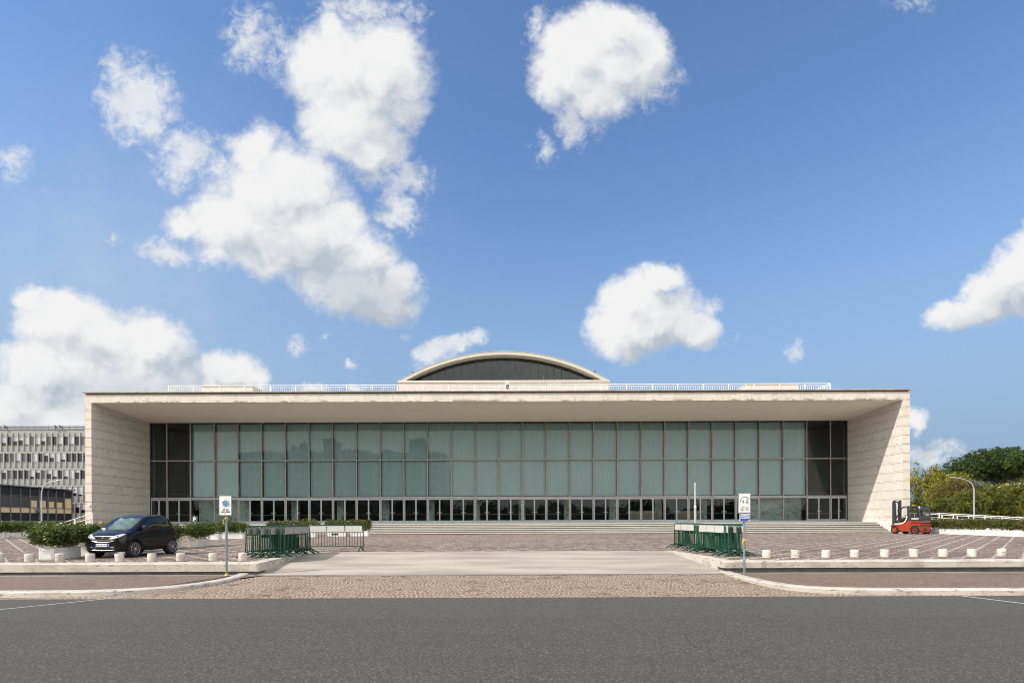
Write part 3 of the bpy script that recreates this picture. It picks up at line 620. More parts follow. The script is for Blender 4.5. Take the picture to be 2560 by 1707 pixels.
for i in range(n):                       # slightly uneven coping slabs
    xa = XL - 0.62 + (XR - XL + 1.24) * i / n; xb = XL - 0.62 + (XR - XL + 1.24) * (i + 1) / n - 0.012
    dz = random.uniform(-0.008, 0.008); b.box(xa, xb, YF - 0.17 + random.uniform(-.012, .012), YF + 1.0, 12.423, 12.515 + dz)
b.build('coping', M['cap'], hall)
b = MB(); b.add([(XL - .5, YF + 0.9, 12.40), (XR + .5, YF + 0.9, 12.40), (XR + .5, 120, 12.40), (XL - .5, 120, 12.40)], [(0,1,2,3)]); b.build('roof_deck', M['cap'], hall)
b = MB(); b.extrude([(XL, YF + 0.55, ZS + 0.004), (XL, YB + 0.5, ZB_), (XL, YB + 0.5, 12.3), (XL, YF + 0.55, 12.3)], (XR - XL, 0, 0))
b.add([(XL, YF + 0.0, ZS - 0.004), (XR, YF + 0.0, ZS - 0.004), (XR, YF + 0.56, ZS - 0.004), (XL, YF + 0.56, ZS - 0.004)], [(0,1,2,3)]); b.build('soffit', M['soffit'], hall)
b = MB(); b.box(XL, XR, 46.83, YB + 8, Z0, ZF); b.build('portico_floor', M['floor'], hall)
# the flight of steps, a thing of its own
st = empty('stairs', 'wide flight of six shallow grey marble steps below the glass front', 'steps', (XC, 46, 0.544), world=True)
for i in range(6):
    z1 = 0.544 + 0.1527 * (i + 1); y0 = 45.15 + 0.335 * i
    b = MB(); b.box(XL + .02, XR - 0.17, y0, 46.827, z1 - 0.098, z1); s_ = b.build('step', M['step'], st)
    b = MB(); b.box(XL + .02, XR - 0.17, y0 + 0.05, 46.825, z1 - 0.1527 + (0.002 if i else -0.1), z1 - 0.1); b.build('riser_joint_shade', M['recess'], s_)  # recessed joint, darkened to paint in the shadow under the nosing
tag(hall, group=None)
b = MB(); b.extrude([(XR - 0.155, 47.2, 0.5), (XR - 0.155, 47.2, 1.50), (XR - 0.155, 46.9, 1.50), (XR - 0.155, 43.3, 1.02), (XR - 0.155, 43.3, 0.5)], (0.15, 0, 0)); b.build('side_cheek', M['white_wall'], st)

# glass front: mullions, transoms, panes
xs = [XL, XL + 1.65] + [XC + 2.297 * (i - 14) + 0 for i in range(1, 28)] + [XR - 1.65, XR]
xs = sorted(set([XL, XR] + [XC + 2.297 * i for i in range(-14, 15)]))
ZT, ZH0, ZH1, ZG0, ZG1 = 7.60, 3.86, 4.02, 1.68, 3.74
for x in xs[1:-1]:
    b = MB(); b.box(x - 0.045, x + 0.045, YB - 0.06, YB + 0.02, ZF, ZB_); m = b.build('mullion', M['mullion'], hall)
    b = MB(); b.box(x - 0.055, x + 0.055, YB + 0.022, YB + 0.22, ZH1, ZB_ - .01); b.build('mullion_web', M['mull_dark'], m)
for x in (XL + 0.05, XR - 0.05):
    b = MB(); b.box(x - 0.048, x + 0.048, YB - 0.055, YB + 0.2, ZF, ZB_); b.build('jamb', M['mull_dark'], hall)
def between(f):
    for a, c in zip(xs[:-1], xs[1:]): f(a + (0.10 if a == XL else 0.047), c - (0.10 if c == XR else 0.047))
b = MB(); between(lambda a, c: b.box(a, c, YB - 0.045, YB + 0.05, ZT - 0.055, ZT + 0.055)); b.build('transom', M['mullion'], hall)
b = MB(); between(lambda a, c: (b.box(a, c, YB - 0.05, YB + 0.04, ZH1 - 0.07, ZH1), b.box(a, c, YB - 0.05, YB + 0.04, ZG1 + .06, ZG1 + 0.14))); b.build('door_head', M['alu'], hall)
b = MB(); between(lambda a, c: b.box(a, c, YB - 0.02, YB + 0.02, ZG1 + 0.142, ZH1 - 0.072)); b.build('door_head_panel', M['mullion'], hall)
b = MB(); between(lambda a, c: b.box(a, c, YB - 0.045, YB + 0.12, ZH1 + 0.002, ZH1 + 0.07)); b.build('sill_gap', M['mull_dark'], hall)
b = MB(); b.box(XL, XR, YB - 0.045, YB + 0.3, ZB_ - 0.07, ZB_ + 0.2); b.build('head_gap', M['mull_dark'], hall)
b = MB(); b.box(XL, XR, YB - 0.07, YB + 0.08, ZF, ZG0 - 0.055); b.build('threshold', M['alu'], hall)
for i, (a, c) in enumerate(zip(xs[:-1], xs[1:])):
    for z0, z1 in ((ZH1 + 0.07, ZT - 0.055), (ZT + 0.055, ZB_ - 0.07)):
        p = MB(); t = random.uniform(-0.0025, 0.0025); s2 = random.uniform(-0.0025, 0.0025)
        p.add([(a + .05, YB + t - s2, z0), (c - .05, YB - t - s2, z0), (c - .05, YB - t + s2, z1), (a + .05, YB + t + s2, z1)], [(0,1,2,3)]); p.build('glass_pane', M['glass_big'], hall, recalc=False)
    if 2 <= i <= 27:                     # a pleated curtain per bay, drawn right across
        p = MB(); N = 40; x0, x1 = a + 0.04 + random.uniform(-.03, .03), c - 0.02 + random.uniform(-.03, .02); vs = []; ph = random.uniform(0, 6)
        if i == 2: x0 = a - 0.30
        for q_ in range(N + 1):
            u = q_ / N; y = YB + 0.30 + 0.012 * math.sin(u * 58 + ph) + 0.012 * math.sin(u * 23 + ph * 2)
            vs += [(x0 + (x1 - x0) * u, y, ZH1 - 0.1), (x0 + (x1 - x0) * u, y, ZB_ - 0.03)]
        p.add(vs, [(2*j, 2*j+2, 2*j+3, 2*j+1) for j in range(N)], True); p.build('curtain', M['curtain'], hall, recalc=False)
    # doors below
    full = i in (2, 3, 26, 27)
    if full:
        d = MB(); d.add([(a + .05, YB, ZG0 - .05), (c - .05, YB, ZG0 - .05), (c - .05, YB, ZG1 + .06), (a + .05, YB, ZG1 + .06)], [(0,1,2,3)]); d.build('fixed_pane', M['glass_door'], hall, recalc=False)
        continue
    lo, hi = a + (0.11 if a == XL else 0.052), c - (0.11 if c == XR else 0.052); mid = (lo + hi) / 2
    for s, (x0, x1) in enumerate(((lo, mid - 0.004), (mid + 0.004, hi))):
        d = MB(); w = 0.058
        d.box(x0, x0 + w, YB - 0.03, YB + 0.03, ZG0 - 0.05, ZG1 + 0.055); d.box(x1 - w, x1, YB - 0.03, YB + 0.03, ZG0 - 0.05, ZG1 + 0.055)
        d.box(x0 + w, x1 - w, YB - 0.028, YB + 0.028, ZG0 - 0.05, ZG0 + 0.05); d.box(x0 + w, x1 - w, YB - 0.028, YB + 0.028, ZG1, ZG1 + 0.053)
        dr = d.build('door', M['alu'], hall)
        d = MB(); t = random.uniform(-0.004, .004); d.add([(x0 + w, YB + t, ZG0 + .05), (x1 - w, YB - t, ZG0 + .05), (x1 - w, YB - t, ZG1), (x0 + w, YB + t, ZG1)], [(0,1,2,3)]); d.build('door_pane', M['glass_door'], dr, recalc=False)
        d = MB(); hx = x1 - w if s == 0 else x0 + w; d.box(x0 + w, x1 - w, YB + 0.03, YB + 0.06, 2.31, 2.335); d.box(min(hx, hx + (-.16 if s == 0 else .16)), max(hx, hx + (-.16 if s == 0 else .16)), YB - 0.06, YB - 0.03, 2.45, 2.53); d.build('push_bar', M['pole_grey'], dr)
# foyer behind the doors
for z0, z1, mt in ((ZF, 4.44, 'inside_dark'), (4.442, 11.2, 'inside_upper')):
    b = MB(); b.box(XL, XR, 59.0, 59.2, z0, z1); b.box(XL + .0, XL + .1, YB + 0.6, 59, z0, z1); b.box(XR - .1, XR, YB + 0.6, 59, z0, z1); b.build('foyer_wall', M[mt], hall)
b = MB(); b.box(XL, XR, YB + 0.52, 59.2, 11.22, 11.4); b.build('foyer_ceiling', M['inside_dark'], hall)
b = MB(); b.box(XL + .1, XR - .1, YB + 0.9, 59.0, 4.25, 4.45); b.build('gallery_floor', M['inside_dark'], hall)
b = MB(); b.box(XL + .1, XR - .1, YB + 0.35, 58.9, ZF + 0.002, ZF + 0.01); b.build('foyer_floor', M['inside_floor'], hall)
for x0, x1 in ((-30.75, -25.75), (24.15, 29.35)):
    b = MB(); b.box(x0, x1, 52.7, 52.9, ZF + .01, 4.24); b.build('foyer_marble', M['marble_in'], hall)
for kx in range(-9, 11, 2):
    b = MB(); x = XC + 2.297 * kx; b.box(x - 0.34, x + 0.34, 53.4, 53.9, ZF + .01, 4.24); b.build('foyer_column', M['marble_in'], hall)
for x0, x1 in ((12.1, 15.1), (16.7, 19.0)):
    ct = empty('counter', 'long timber counter inside the foyer, %s' % ('nearer the middle doors' if x0 < 14 else 'behind the tall thin grey pole'), 'counter', ((x0 + x1) / 2, 52.6, ZF), world=True)
    b = MB(); 
    for i in range(3): b.box(x0, x1, 52.35 + .01 * i, 52.9, ZF + .01 + i * .37, ZF + .37 + i * .37)
    b.build('front_panel', M['wood'], ct); b = MB(); b.box(x0 - .04, x1 + .04, 52.3, 52.95, ZF + 1.125, ZF + 1.16); b.build('counter_top', M['cap'], ct)

# ---- the vaulted hall behind
YV = 85.0; VX0, VX1 = -17.4, 16.4; VC = (VX0 + VX1) / 2; ZV = 24.2; RISE = 4.68; HALF = (VX1 - VX0) / 2
b = MB(); b.box(VX0, VX1, YV, YV + 34, 12.4, ZV - 0.75); b.box(VX0 - .02, VX1 + .02, YV - 0.03, YV + 34, ZV - 0.745, ZV - 0.36); b.box(VX0 - .14, VX1 + .14, YV - 0.16, YV + 34, ZV - 0.355, ZV); b.build('hall_wall', M['parapet'], hall)
RAD = (HALF**2 + RISE**2) / (2 * RISE); ZCc = ZV + RISE - RAD; A0 = math.asin(HALF / RAD)
def arc(r, n=64, k=1.0): return [(VC + r * math.sin(A0 * k * (2*i/n - 1)), ZCc + r * math.cos(A0 * k * (2*i/n - 1))) for i in range(n + 1)]
out = arc(RAD); r2 = RAD - 0.52; a2 = math.acos((ZV - ZCc) / r2) / A0; inn = arc(r2, 64, a2)
b = MB(); n = 64
vs = [(x, YV, z) for x, z in out] + [(x, YV, z) for x, z in inn] + [(x, YV + 1.75, z) for x, z in inn] + [(x, YV + 34, z) for x, z in out]
L = n + 1; fs = []
for i in range(n): fs += [(i, i+1, L+i+1, L+i), (L+i, L+i+1, 2*L+i+1, 2*L+i), (i+1, i, 3*L+i, 3*L+i+1)]
b.add(vs, fs, False); vt = b.build('vault', M['vault'], hall)
b = MB(); r3 = RAD + 0.045; o3 = arc(r3); vs = [(x, YV - 0.06, z) for x, z in o3] + [(x, YV + 0.35, z) for x, z in o3] + [(x, YV + 0.35, z - .055) for x, z in o3] + [(x, YV - .06, z - .055) for x, z in o3]
fs = [];
for i in range(n): fs += [(i, i+1, L+i+1, L+i), (L+i, L+i+1, 2*L+i+1, 2*L+i), (3*L+i+1, 3*L+i, i, i+1), (2*L+i, 2*L+i+1, 3*L+i+1, 3*L+i)]
b.add(vs, fs, True); b.build('roof_edge', M['vault'], vt)
for s in (-1, 1):                        # ends of the cross vault
    b = MB(); cx = VC + s * (HALF - 1.0)
    b.extrude([(cx + 1.0 * math.cos(R(a)), YV + 2.2, ZV + 1.15 * math.sin(R(a))) for a in range(0, 181, 12)], (0, 9, 0)); b.build('vault_shoulder', M['vault'], hall)
gl = [(x, z) for x, z in inn][::-1]
b = MB(); b.add([(x, YV + 1.7, z) for x, z in gl], [tuple(range(len(gl)))]); b.build('lunette_glass', M['glass_dark'], hall, recalc=False)
b = MB(); b.box(VX0 + .5, VX1 - .5, YV + 9, YV + 9.2, ZV - 3, ZV + 4.0); b.build('lunette_back', M['inside_dark'], hall)
k_ = 0
for i in range(26):
    x = VC - HALF + 0.35 + (2 * HALF - 0.7) * (i + 0.5) / 26; zt = ZCc + math.sqrt(max(0, r2**2 - (x - VC)**2))
    if zt > ZV + 0.25:
        b = MB(); b.box(x - 0.045, x + 0.045, YV + 1.58, YV + 1.69, ZV - 0.1, zt); b.build('lunette_mullion', M['fork_grey'], hall)
for dx_, h in ((6.6, 1.5), (7.75, 0.95), (8.9, 0.9), (10.0, 0.9)):
    b = MB(); b.box(VC + dx_ - .11, VC + dx_ + .11, YV + 2.4, YV + 2.6, ZV, ZV + h); b.build('inner_post', M['white_wall'], hall)
# roof cabins
for x0, x1 in ((-28.9, -24.05), (22.75, 27.6)):
    b = MB(); b.box(x0, x1, 50.0, 53.6, 12.4, 14.45); c_ = b.build('roof_cabin', M['parapet'], hall); b = MB(); b.box(x0 - .05, x1 + .05, 49.95, 53.65, 14.453, 14.53); b.build('cabin_coping', M['parapet'], c_)
# ---- railing on the roof
rl = empty('roof_railing', 'white steel railing with raking stays along the flat roof edge', 'railing', (XC, 46, 12.4), world=True)
X0, X1, YR, ZR = -29.45, 28.2, 46.0, 13.53
b = MB(); b.tube([(X0, 58, ZR), (X0, YR, ZR), (X1, YR, ZR), (X1, 58, ZR)], 0.035, 6, smooth=False); b.build('top_rail', M['white_metal'], rl)
b = MB(); b.tube([(X0, 58, ZR - .16), (X0, YR, ZR - .16), (X1, YR, ZR - .16), (X1, 58, ZR - .16)], 0.02, 5, smooth=False); b.build('middle_rail', M['white_metal'], rl)
b = MB(); x = X0
while x < X1: b.box(x - 0.011, x + 0.011, YR - .011, YR + .011, 12.5, ZR - .16); x += 0.16
y = YR
while y < 58:
    for xx in (X0, X1): b.box(xx - 0.011, xx + 0.011, y - .011, y + .011, 12.5, ZR - .16)
    y += 0.16
tag(b.build('baluster', M['white_metal'], rl), kind='stuff')
npost = 27
for i in range(npost):
    x = X0 + (X1 - X0) * i / (npost - 1); sgn = -1 if x < XC else 1
    b = MB(); b.box(x - .03, x + .03, YR - .03, YR + .03, 12.4, ZR - .03); b.tube([(x, YR, ZR - .2), (x + sgn * 0.30, YR + 0.75, 12.42)], 0.028, 5, smooth=False); b.build('post', M['white_metal'], rl)
fl = empty('roof_floodlight', 'small white floodlight box standing at mid roof edge', 'floodlight', (0.1, 44.4, 12.515), world=True)
b = MB(); b.box(-0.28, 0.32, 44.25, 44.6, 12.52, 12.6); b.tube([(0.05, 44.4, 12.6), (0.05, 44.4, 12.8)], .05, 6); b.build('base', M['white_metal'], fl)
b = MB(); b.cbox(-0.09, 0.20, 44.2, 44.5, 12.78, 13.05, .03); b.build('lamp_body', M['pole_grey'], fl)
b = MB(); b.box(-0.15, -0.06, 44.2, 44.5, 12.8, 13.42); b.box(-.06, .2, 44.36, 44.5, 13.06, 13.4); b.build('bracket', M['white_metal'], fl)
b = MB(); b.box(-0.05, 0.19, 44.185, 44.197, 12.95, 13.04); b.build('lens', M['black'], fl)
sb = empty('wall_box', 'small white junction box on the left pier', 'box', (-34.72, YF - .03, 3.1), world=True)
b = MB(); b.cbox(-34.86, -34.66, YF - 0.11, YF - .032, 3.02, 3.18, .01); b.build('case', M['white_metal'], sb); b = MB(); b.box(-34.7, -34.67, YF - .118, YF - .112, 3.04, 3.09); b.build('switch', M['black'], sb)
# ------------------------------------------------------------------ buildings beside the hall
# tall office block with staggered fins, far left
OY, OS = 107.0, F / 107.0
def ox(px): return (px - 1268) / OS
def oz(py): return EYE + (1303.0 - py) / OS
off = empty('office_block', 'long grey white office block with staggered fins and small windows', 'building', (-88, OY, 0.7), world=True)
OX0, OX1 = ox(-120), ox(330); PITCH = 14.06 / OS
rows = [(1090.5, 1112.0, 0.0), (1132.3, 1153.8, 0.5), (1174.5, 1196.0, 0.0), (1216.3, 1238.0, 0.5), (1258.5, 1281.0, 0.0)]
w = MB(); zs = [(oz(a), oz(b_)) for a, b_, o in rows]; bands = [(zs[0][0], oz(1072.5))] + [(zs[i+1][0], zs[i][1]) for i in range(4)] + [(0.3, zs[4][1])]
for z0, z1 in bands: w.box(OX0, OX1, OY, OY + 12, z0, z1)
fins = MB(); sills = MB(); x_ref = ox(4.5)
for r, ((z0t, z0b), (a, b_, o)) in enumerate(zip(zs, rows)):
    n0 = int((OX0 - x_ref) / PITCH) + 1; n1 = int((OX1 - x_ref) / PITCH)
    for i in range(n0, n1):
        xf = x_ref + (i + o) * PITCH
        lo, hi = z0b - 1.30, z0t + (0.40 if r else 1.0)
        fins.extrude([(xf - 0.065, OY + 0.12, lo), (xf - 0.065, OY - 0.19, lo + 0.3), (xf - 0.065, OY - 0.19, hi - 0.3), (xf - 0.065, OY + 0.12, hi)], (0.13, 0, 0))
        vis = -3 < (xf * OS + 1268) < 232
        if vis:
            q = random.random(); p = MB(); p.box(xf + 0.067, xf + PITCH - 0.067, OY + 0.08, OY + 0.2, z0b + .004, z0t - .004)
            wn = p.build('window', M['pane_dark' if q < 0.72 else 'pane_grey'], off)
            sl = MB(); sl.box(xf + 0.07, xf + PITCH - .07, OY - 0.06, OY + 0.06, z0b - 0.06, z0b - 0.004); sl.build('sill', M['fin'], wn)
            if q < 0.42:
                d = random.choice((0.25, 0.4, 0.5, 0.7, 0.85)); p = MB(); p.box(xf + 0.09, xf + PITCH - 0.09, OY + 0.05, OY + 0.075, z0t - 1.76 * d, z0t - .01); p.build('blind', M['blind'], wn)
            elif q > 0.9: 
                p = MB(); p.box(xf + 0.09, xf + PITCH - 0.09, OY + 0.05, OY + 0.075, z0b + .1, z0t - .01); p.build('blind', M['blind'], wn)
w.build('facade', M['office'], off); fins.build('fin', M['fin'], off)
b = MB(); b.box(OX0, OX1, OY - 0.12, OY + 0.6, oz(1072.5) + .003, oz(1071.2)); b.box(OX0, OX1, OY - .05, OY - .01, oz(1069.2), oz(1064.5))
for i in range(40): b.box(OX0 + i * 1.4, OX0 + i * 1.4 + .06, OY, OY + .06, oz(1071.2), oz(1063))
b.tube([(OX0, OY + .03, oz(1062.5)), (OX1, OY + .03, oz(1062.5))], .025, 5); b.build('roof_rail', M['roof_metal'], off)
for px in (14, 140, 152):
    b = MB(); b.cbox(ox(px) - .25, ox(px) + .25, OY - .5, OY - .1, oz(1069), oz(1063.5), .05); b.tube([(ox(px), OY - .3, oz(1063.5)), (ox(px) + .1, OY - .3, oz(1061.5))], .06, 6); b.build('roof_lamp', M['pole_grey'], off)

# low dark glazed pavilion in front of it, running away from the viewer
pv = empty('glazed_pavilion', 'low dark steel and glass pavilion with painted beige reflections', 'building', (-85, 92, 0.8), world=True)
A, B = Vector((-83.6, 76.0, 0)), Vector((-85.75, 104.0, 0)); tv = (B - A).normalized(); nv = Vector((tv.y, -tv.x, 0)); LEN = (B - A).length
if nv.x < 0: nv = -nv
PM = Matrix(((tv.x, -nv.x, 0, A.x), (tv.y, -nv.y, 0, A.y), (0, 0, 1, 0), (0, 0, 0, 1)))   # local: along, inwards, up
ZL = [0.9, 1.9, 2.15, 3.27, 3.38, 4.20, 4.28, 6.33, 6.45, 7.85, 8.06]
b = MB(); b.box(0, LEN, 0.3, 14, 0.7, 7.83, PM); b.build('core', M['pav_dark'], pv)
b = MB(); b.box(-.2, LEN + .25, -0.55, 14.2, 7.88, 8.06, PM); b.build('roof', M['pole_grey'], pv)
b = MB(); b.box(0, LEN, -0.05, 0.29, 0.7, 2.0, PM); b.build('plinth', M['gutter'], pv)
nb = 14; bw = LEN / nb
for i in range(nb):
    u0, u1 = i * bw + .06, (i + 1) * bw - .06
    b = MB(); b.box(u0, u1, 0.06, 0.12, 6.40, 7.80, PM); b.build('upper_panel', M['pav_dark'], pv)
    b = MB(); b.box(u0, u1, 0.06, 0.12, 2.05, 3.28, PM); b.build('lower_panel', M['pav_dark'], pv)
    b = MB(); b.box(u0, u1, 0.05, 0.12, 3.38, 4.24, PM); b.build('beige_reflection', M['pav_reflection'], pv)  # solid beige band standing in for a reflection
    b = MB(); b.box(u0, u1, 0.05, 0.12, 4.34, 6.28, PM); wn = b.build('window', M['pav_blind'], pv)
    far = i - (nb - 5)
    if far >= 0:
        hgt = (1.25, 1.25, 1.15, 1.1, 1.85)[far]; b = MB(); b.box(u0 + (.05 if far % 2 else .3), u1 - (.35 if far < 4 else .05), 0.02, 0.048, 4.36, 4.34 + hgt, PM); b.build('reflection_patch', M['pav_reflection'], wn)
    b = MB(); b.box(i * bw - .055, i * bw + .055, -0.12, 0.10, 2.0, 7.86, PM); b.build('post', M['pav_frame'], pv)
b = MB(); b.box(LEN - .06, LEN + .05, -0.12, 0.1, 0.8, 7.86, PM); b.build('post', M['pav_frame'], pv)
b = MB()
for z in (3.30, 4.27, 6.32): b.box(0, LEN, -0.06, 0.055, z, z + .07, PM)
b.build('cross_rail', M['pav_frame'], pv)
for i in (9.55,):
    b = MB(); b.box(i * bw, i * bw + .95, -0.5, -0.13, 3.62, 4.05, PM); b.box(i * bw + .25, i * bw + .7, -.45, -.13, 3.36, 3.6, PM); b.build('air_conditioner', M['pav_frame'], pv)
fe = empty('park_fence', 'low grey bar fence in front of the dark pavilion', 'fence', (-80, 72, 0.63), world=True)
b = MB(); b.box(-84, -66, 72.0, 72.06, 1.62, 1.68); b.box(-84, -66, 72.0, 72.06, 0.8, 0.86); b.build('rail', M['pole_grey'], fe)
b = MB()
x = -84
while x < -66: b.box(x, x + .03, 72.0, 72.03, 0.63, 1.8); x += .16
tag(b.build('bar', M['pole_grey'], fe), kind='stuff')
b = MB(); b.box(-84, -66, 72.1, 72.3, 0.5, 0.95); b.build('kerb_wall', M['gutter'], fe)

# street lamps
def lamp_post(name_label, bx, by, reach, hgt, side):
    t = empty('street_lamp', name_label, 'street lamp', (bx, by, plaza_z(by)))
    z1 = hgt - 1.65
    pts = [(0, 0, 0), (0, 0, z1 * .5), (0, 0, z1)] + [(side * reach * fx, 0, z1 + 1.65 * fz) for fx, fz in ((.012, .15), (.045, .33), (.11, .52), (.20, .67), (.32, .79), (.48, .88), (.72, .96), (.80, .98))]
    b = MB(); b.tube(pts, [.09, .08, .07, .066, .063, .06, .057, .054, .05, .045, .042], 8); b.build('pole', M['lamp_steel'], t)
    b = MB(); Mx = Matrix.Translation((side * reach * 0.78, 0, hgt - .03)) @ Matrix.Rotation(side * R(-4), 4, 'Y'); b.box(0 if side > 0 else -reach * .22, reach * .22 if side > 0 else 0, -.12, .12, -.03, .07, Mx); b.build('lamp_head', M['lamp_steel'], t)
    b = MB(); b.lathe([(.14, 0), (.14, .25), (.09, .4)], 10); b.build('base_sleeve', M['pole_grey'], t)
p = at_y(104, 1300, 66); lamp_post('pale curved street lamp before the dark pavilion', p.x, 66, 2.7, 6.35, 1)
p = at_y(2435, 1290, 70); lamp_post('silver curved street lamp in front of the trees', p.x, 70, 3.2, 6.55, -1)

# ramp and white railings on the right flank
rm = empty('access_ramp', 'white walled access ramp sloping beside the right flank', 'ramp', (36.2, 40, 0.6), world=True)
b = MB(); zr = lambda y: 0.56 + (y - 33) * 0.056
b.extrude([(35.2, 30, 0.4), (35.2, 30, zr(30)), (35.2, 47.5, zr(47.5)), (35.2, 47.5, 0.4)], (2.2, 0, 0)); b.build('slab', M['white_wall'], rm)
for j, (xr, y0, y1, lab) in enumerate(((35.25, 31, 47.4, 'white two bar ramp railing behind the right planters'), (37.35, 29, 47.4, 'white two bar ramp railing on the outer ramp edge'))):
    r_ = empty('ramp_railing', lab, 'railing', (xr, 40, zr(40)), world=True, group='ramp railings')
    for dz in (0.93, 0.55):
        b = MB(); b.tube([(xr, y0, zr(y0) + dz), (xr, y1, zr(y1) + dz)], .032, 6); b.build('rail', M['white_metal'], r_)
    y = y0 + .2 + j * .5
    while y < y1: b = MB(); b.box(xr - .028, xr + .028, y - .028, y + .028, zr(y) - .02, zr(y) + .92); b.build('post', M['white_metal'], r_); y += 1.45
hr = empty('stair_handrail', 'white three bar handrail climbing at the left pier foot', 'railing', (-35.2, 43.3, 0.54), world=True)
for dz in (0, -.42, -.84):
    b = MB(); b.tube([(-36.5, 42.9, 1.55 + dz * .55), (-34.25, 43.6, 2.44 + dz)], .028, 6); b.build('rail', M['white_metal'], hr)
for p, z in (((-34.25, 43.6), 2.44), ((-35.4, 43.24), 1.98), ((-36.5, 42.9), 1.55)):
    b = MB(); b.box(p[0] - .03, p[0] + .03, p[1] - .03, p[1] + .03, 0.5, z); b.build('post', M['white_metal'], hr)
wl = empty('warning_lamp', 'small orange warning lamp on a thin stem behind hedge', 'lamp', (-29.9, 38.9, plaza_z(38.9)))
b = MB(); b.tube([(0,0,0),(0,0,.92)], .03, 6); b.box(-.09,.09,-.09,.09,.92,1.0); b.build('stem', M['white_metal'], wl)
b = MB(); b.lathe([(.11,1.0),(.115,1.1),(.08,1.22),(.02,1.26)], 12); b.build('lens', M['orange'], wl)
rh = empty('white_house', 'distant white house wall glimpsed under the pine', 'building', (136, 128, 0.8), world=True)
b = MB(); b.box(128, 145, 128, 140, .5, 10.9); b.build('wall', M['white_wall'], rh); b = MB(); b.box(127.6, 145.4, 127.5, 140.5, 10.903, 11.2); b.build('roof', M['roof_metal'], rh)
for i in range(6):
    b = MB(); b.box(129.5 + i * 2.6, 130.7 + i * 2.6, 127.9, 127.98, 8.3, 10.2); b.build('window', M['pane_dark'], rh)

# the block across the square, behind the viewer: it shows in the glass front
op = empty('opposite_block', 'long office block across the square mirrored in the glass', 'building', (-59, -90, 0), world=True)
b = MB(); b.box(-97, -22, -104, -90, -.3, 27); b.build('wall', M['white_wall'], op); 
for x0, x1, h in ((-68, -64, 4.5), (-36.5, -31, 4.6), (-76, -74.5, 3), (-80, -78.8, 3)):
    b = MB(); b.box(x0, x1, -100, -93, 27.003, 27 + h); b.build('roof_hut', M['office'], op)
for r in range(7):
    for i in range(12):
        b = MB(); b.box(-95.5 + i * 6.1, -92 + i * 6.1, -89.995, -89.9, 2.2 + r * 3.6, 4.2 + r * 3.6); b.build('window', M['pane_dark'], op)
# ------------------------------------------------------------------ foliage
def leaf(mb, c, size, rnd, aspect=0.5, up=0.35):
    n = Vector((rnd.gauss(0, 1), rnd.gauss(0, 1), rnd.gauss(0, 1) + up)).normalized()
    a = n.orthogonal().normalized(); a = Matrix.Rotation(rnd.uniform(0, 6.283), 3, n) @ a; d = n.cross(a)
    l = size * rnd.uniform(.65, 1.25); w = l * aspect
    mb.add([c - a * l * .5, c + d * w * .5 + n * l * .06, c + a * l * .5, c - d * w * .5 + n * l * .06], [(0, 1, 2, 3)])
def clump_crown(mb, rnd, blobs, nclump, per, lsize, csize, shell=0.55, aspect=0.6, flat=1.0):
    """Leaf clumps near the outside of several ellipsoids: (centre, radii)."""
    tot = sum(r.x * r.y + r.y * r.z for c, r in blobs)
    for c, r in blobs:
        for _ in range(max(3, int(nclump * (r.x * r.y + r.y * r.z) / tot))):
            d = Vector((rnd.gauss(0, 1), rnd.gauss(0, 1), rnd.gauss(0, 1))).normalized(); q = rnd.uniform(shell, 1.05) if rnd.random() < .85 else rnd.uniform(.2, shell)
            p = c + Vector((d.x * r.x, d.y * r.y, d.z * r.z)) * q
            cs = csize * rnd.uniform(.6, 1.4)
            for _ in range(per): leaf(mb, p + Vector((rnd.gauss(0, .5), rnd.gauss(0, .5), rnd.gauss(0, .5) * flat)) * cs, lsize, rnd, aspect)
def limb(mb, a, b, r0, r1, rnd, n=5, bend=.08):
    pts = []; L = (b - a).length
    for i in range(n + 1):
        t = i / n; pts.append(a.lerp(b, t) + Vector((rnd.gauss(0, 1), rnd.gauss(0, 1), rnd.gauss(0, .4))) * L * bend * math.sin(t * 3.14) * .6)
    mb.tube(pts, [r0 + (r1 - r0) * i / n for i in range(n + 1)], 7)
def tree(name, label, base, blobs, mat, bark, seed, trunk_h, r0, nclump=260, per=14, ls=.34, cs=.55, group=None, limbs=6, flat=1.0, shell=.55, asp=.6):
    rnd = random.Random(seed); t = empty(name, label, 'tree', base, group=group)
    B = [(Vector(c), Vector(r)) for c, r in blobs]; nclump = int(nclump * 1.7)
    m = MB(); top = Vector((rnd.gauss(0, .15), rnd.gauss(0, .15), trunk_h)); limb(m, Vector((0, 0, -.1)), top, r0, r0 * .7, rnd)
    for i in range(limbs):
        c, r = B[i % len(B)]; limb(m, top * rnd.uniform(.75, 1.0), c + Vector((rnd.uniform(-.5, .5) * r.x, rnd.uniform(-.5, .5) * r.y, -.2 * r.z)), r0 * .5, r0 * .12, rnd)
    m.build('trunk', M[bark], t)
    m = MB(); clump_crown(m, rnd, B, nclump, per, ls, cs, shell, asp, flat); m.build('crown', M[mat], t, recalc=False)
    return t
def P(px, Y, z=None): q = at_y(px, 1290, Y); return (q.x, Y, plaza_z(Y) if z is None else z)
G = 'trees beyond the right flank'
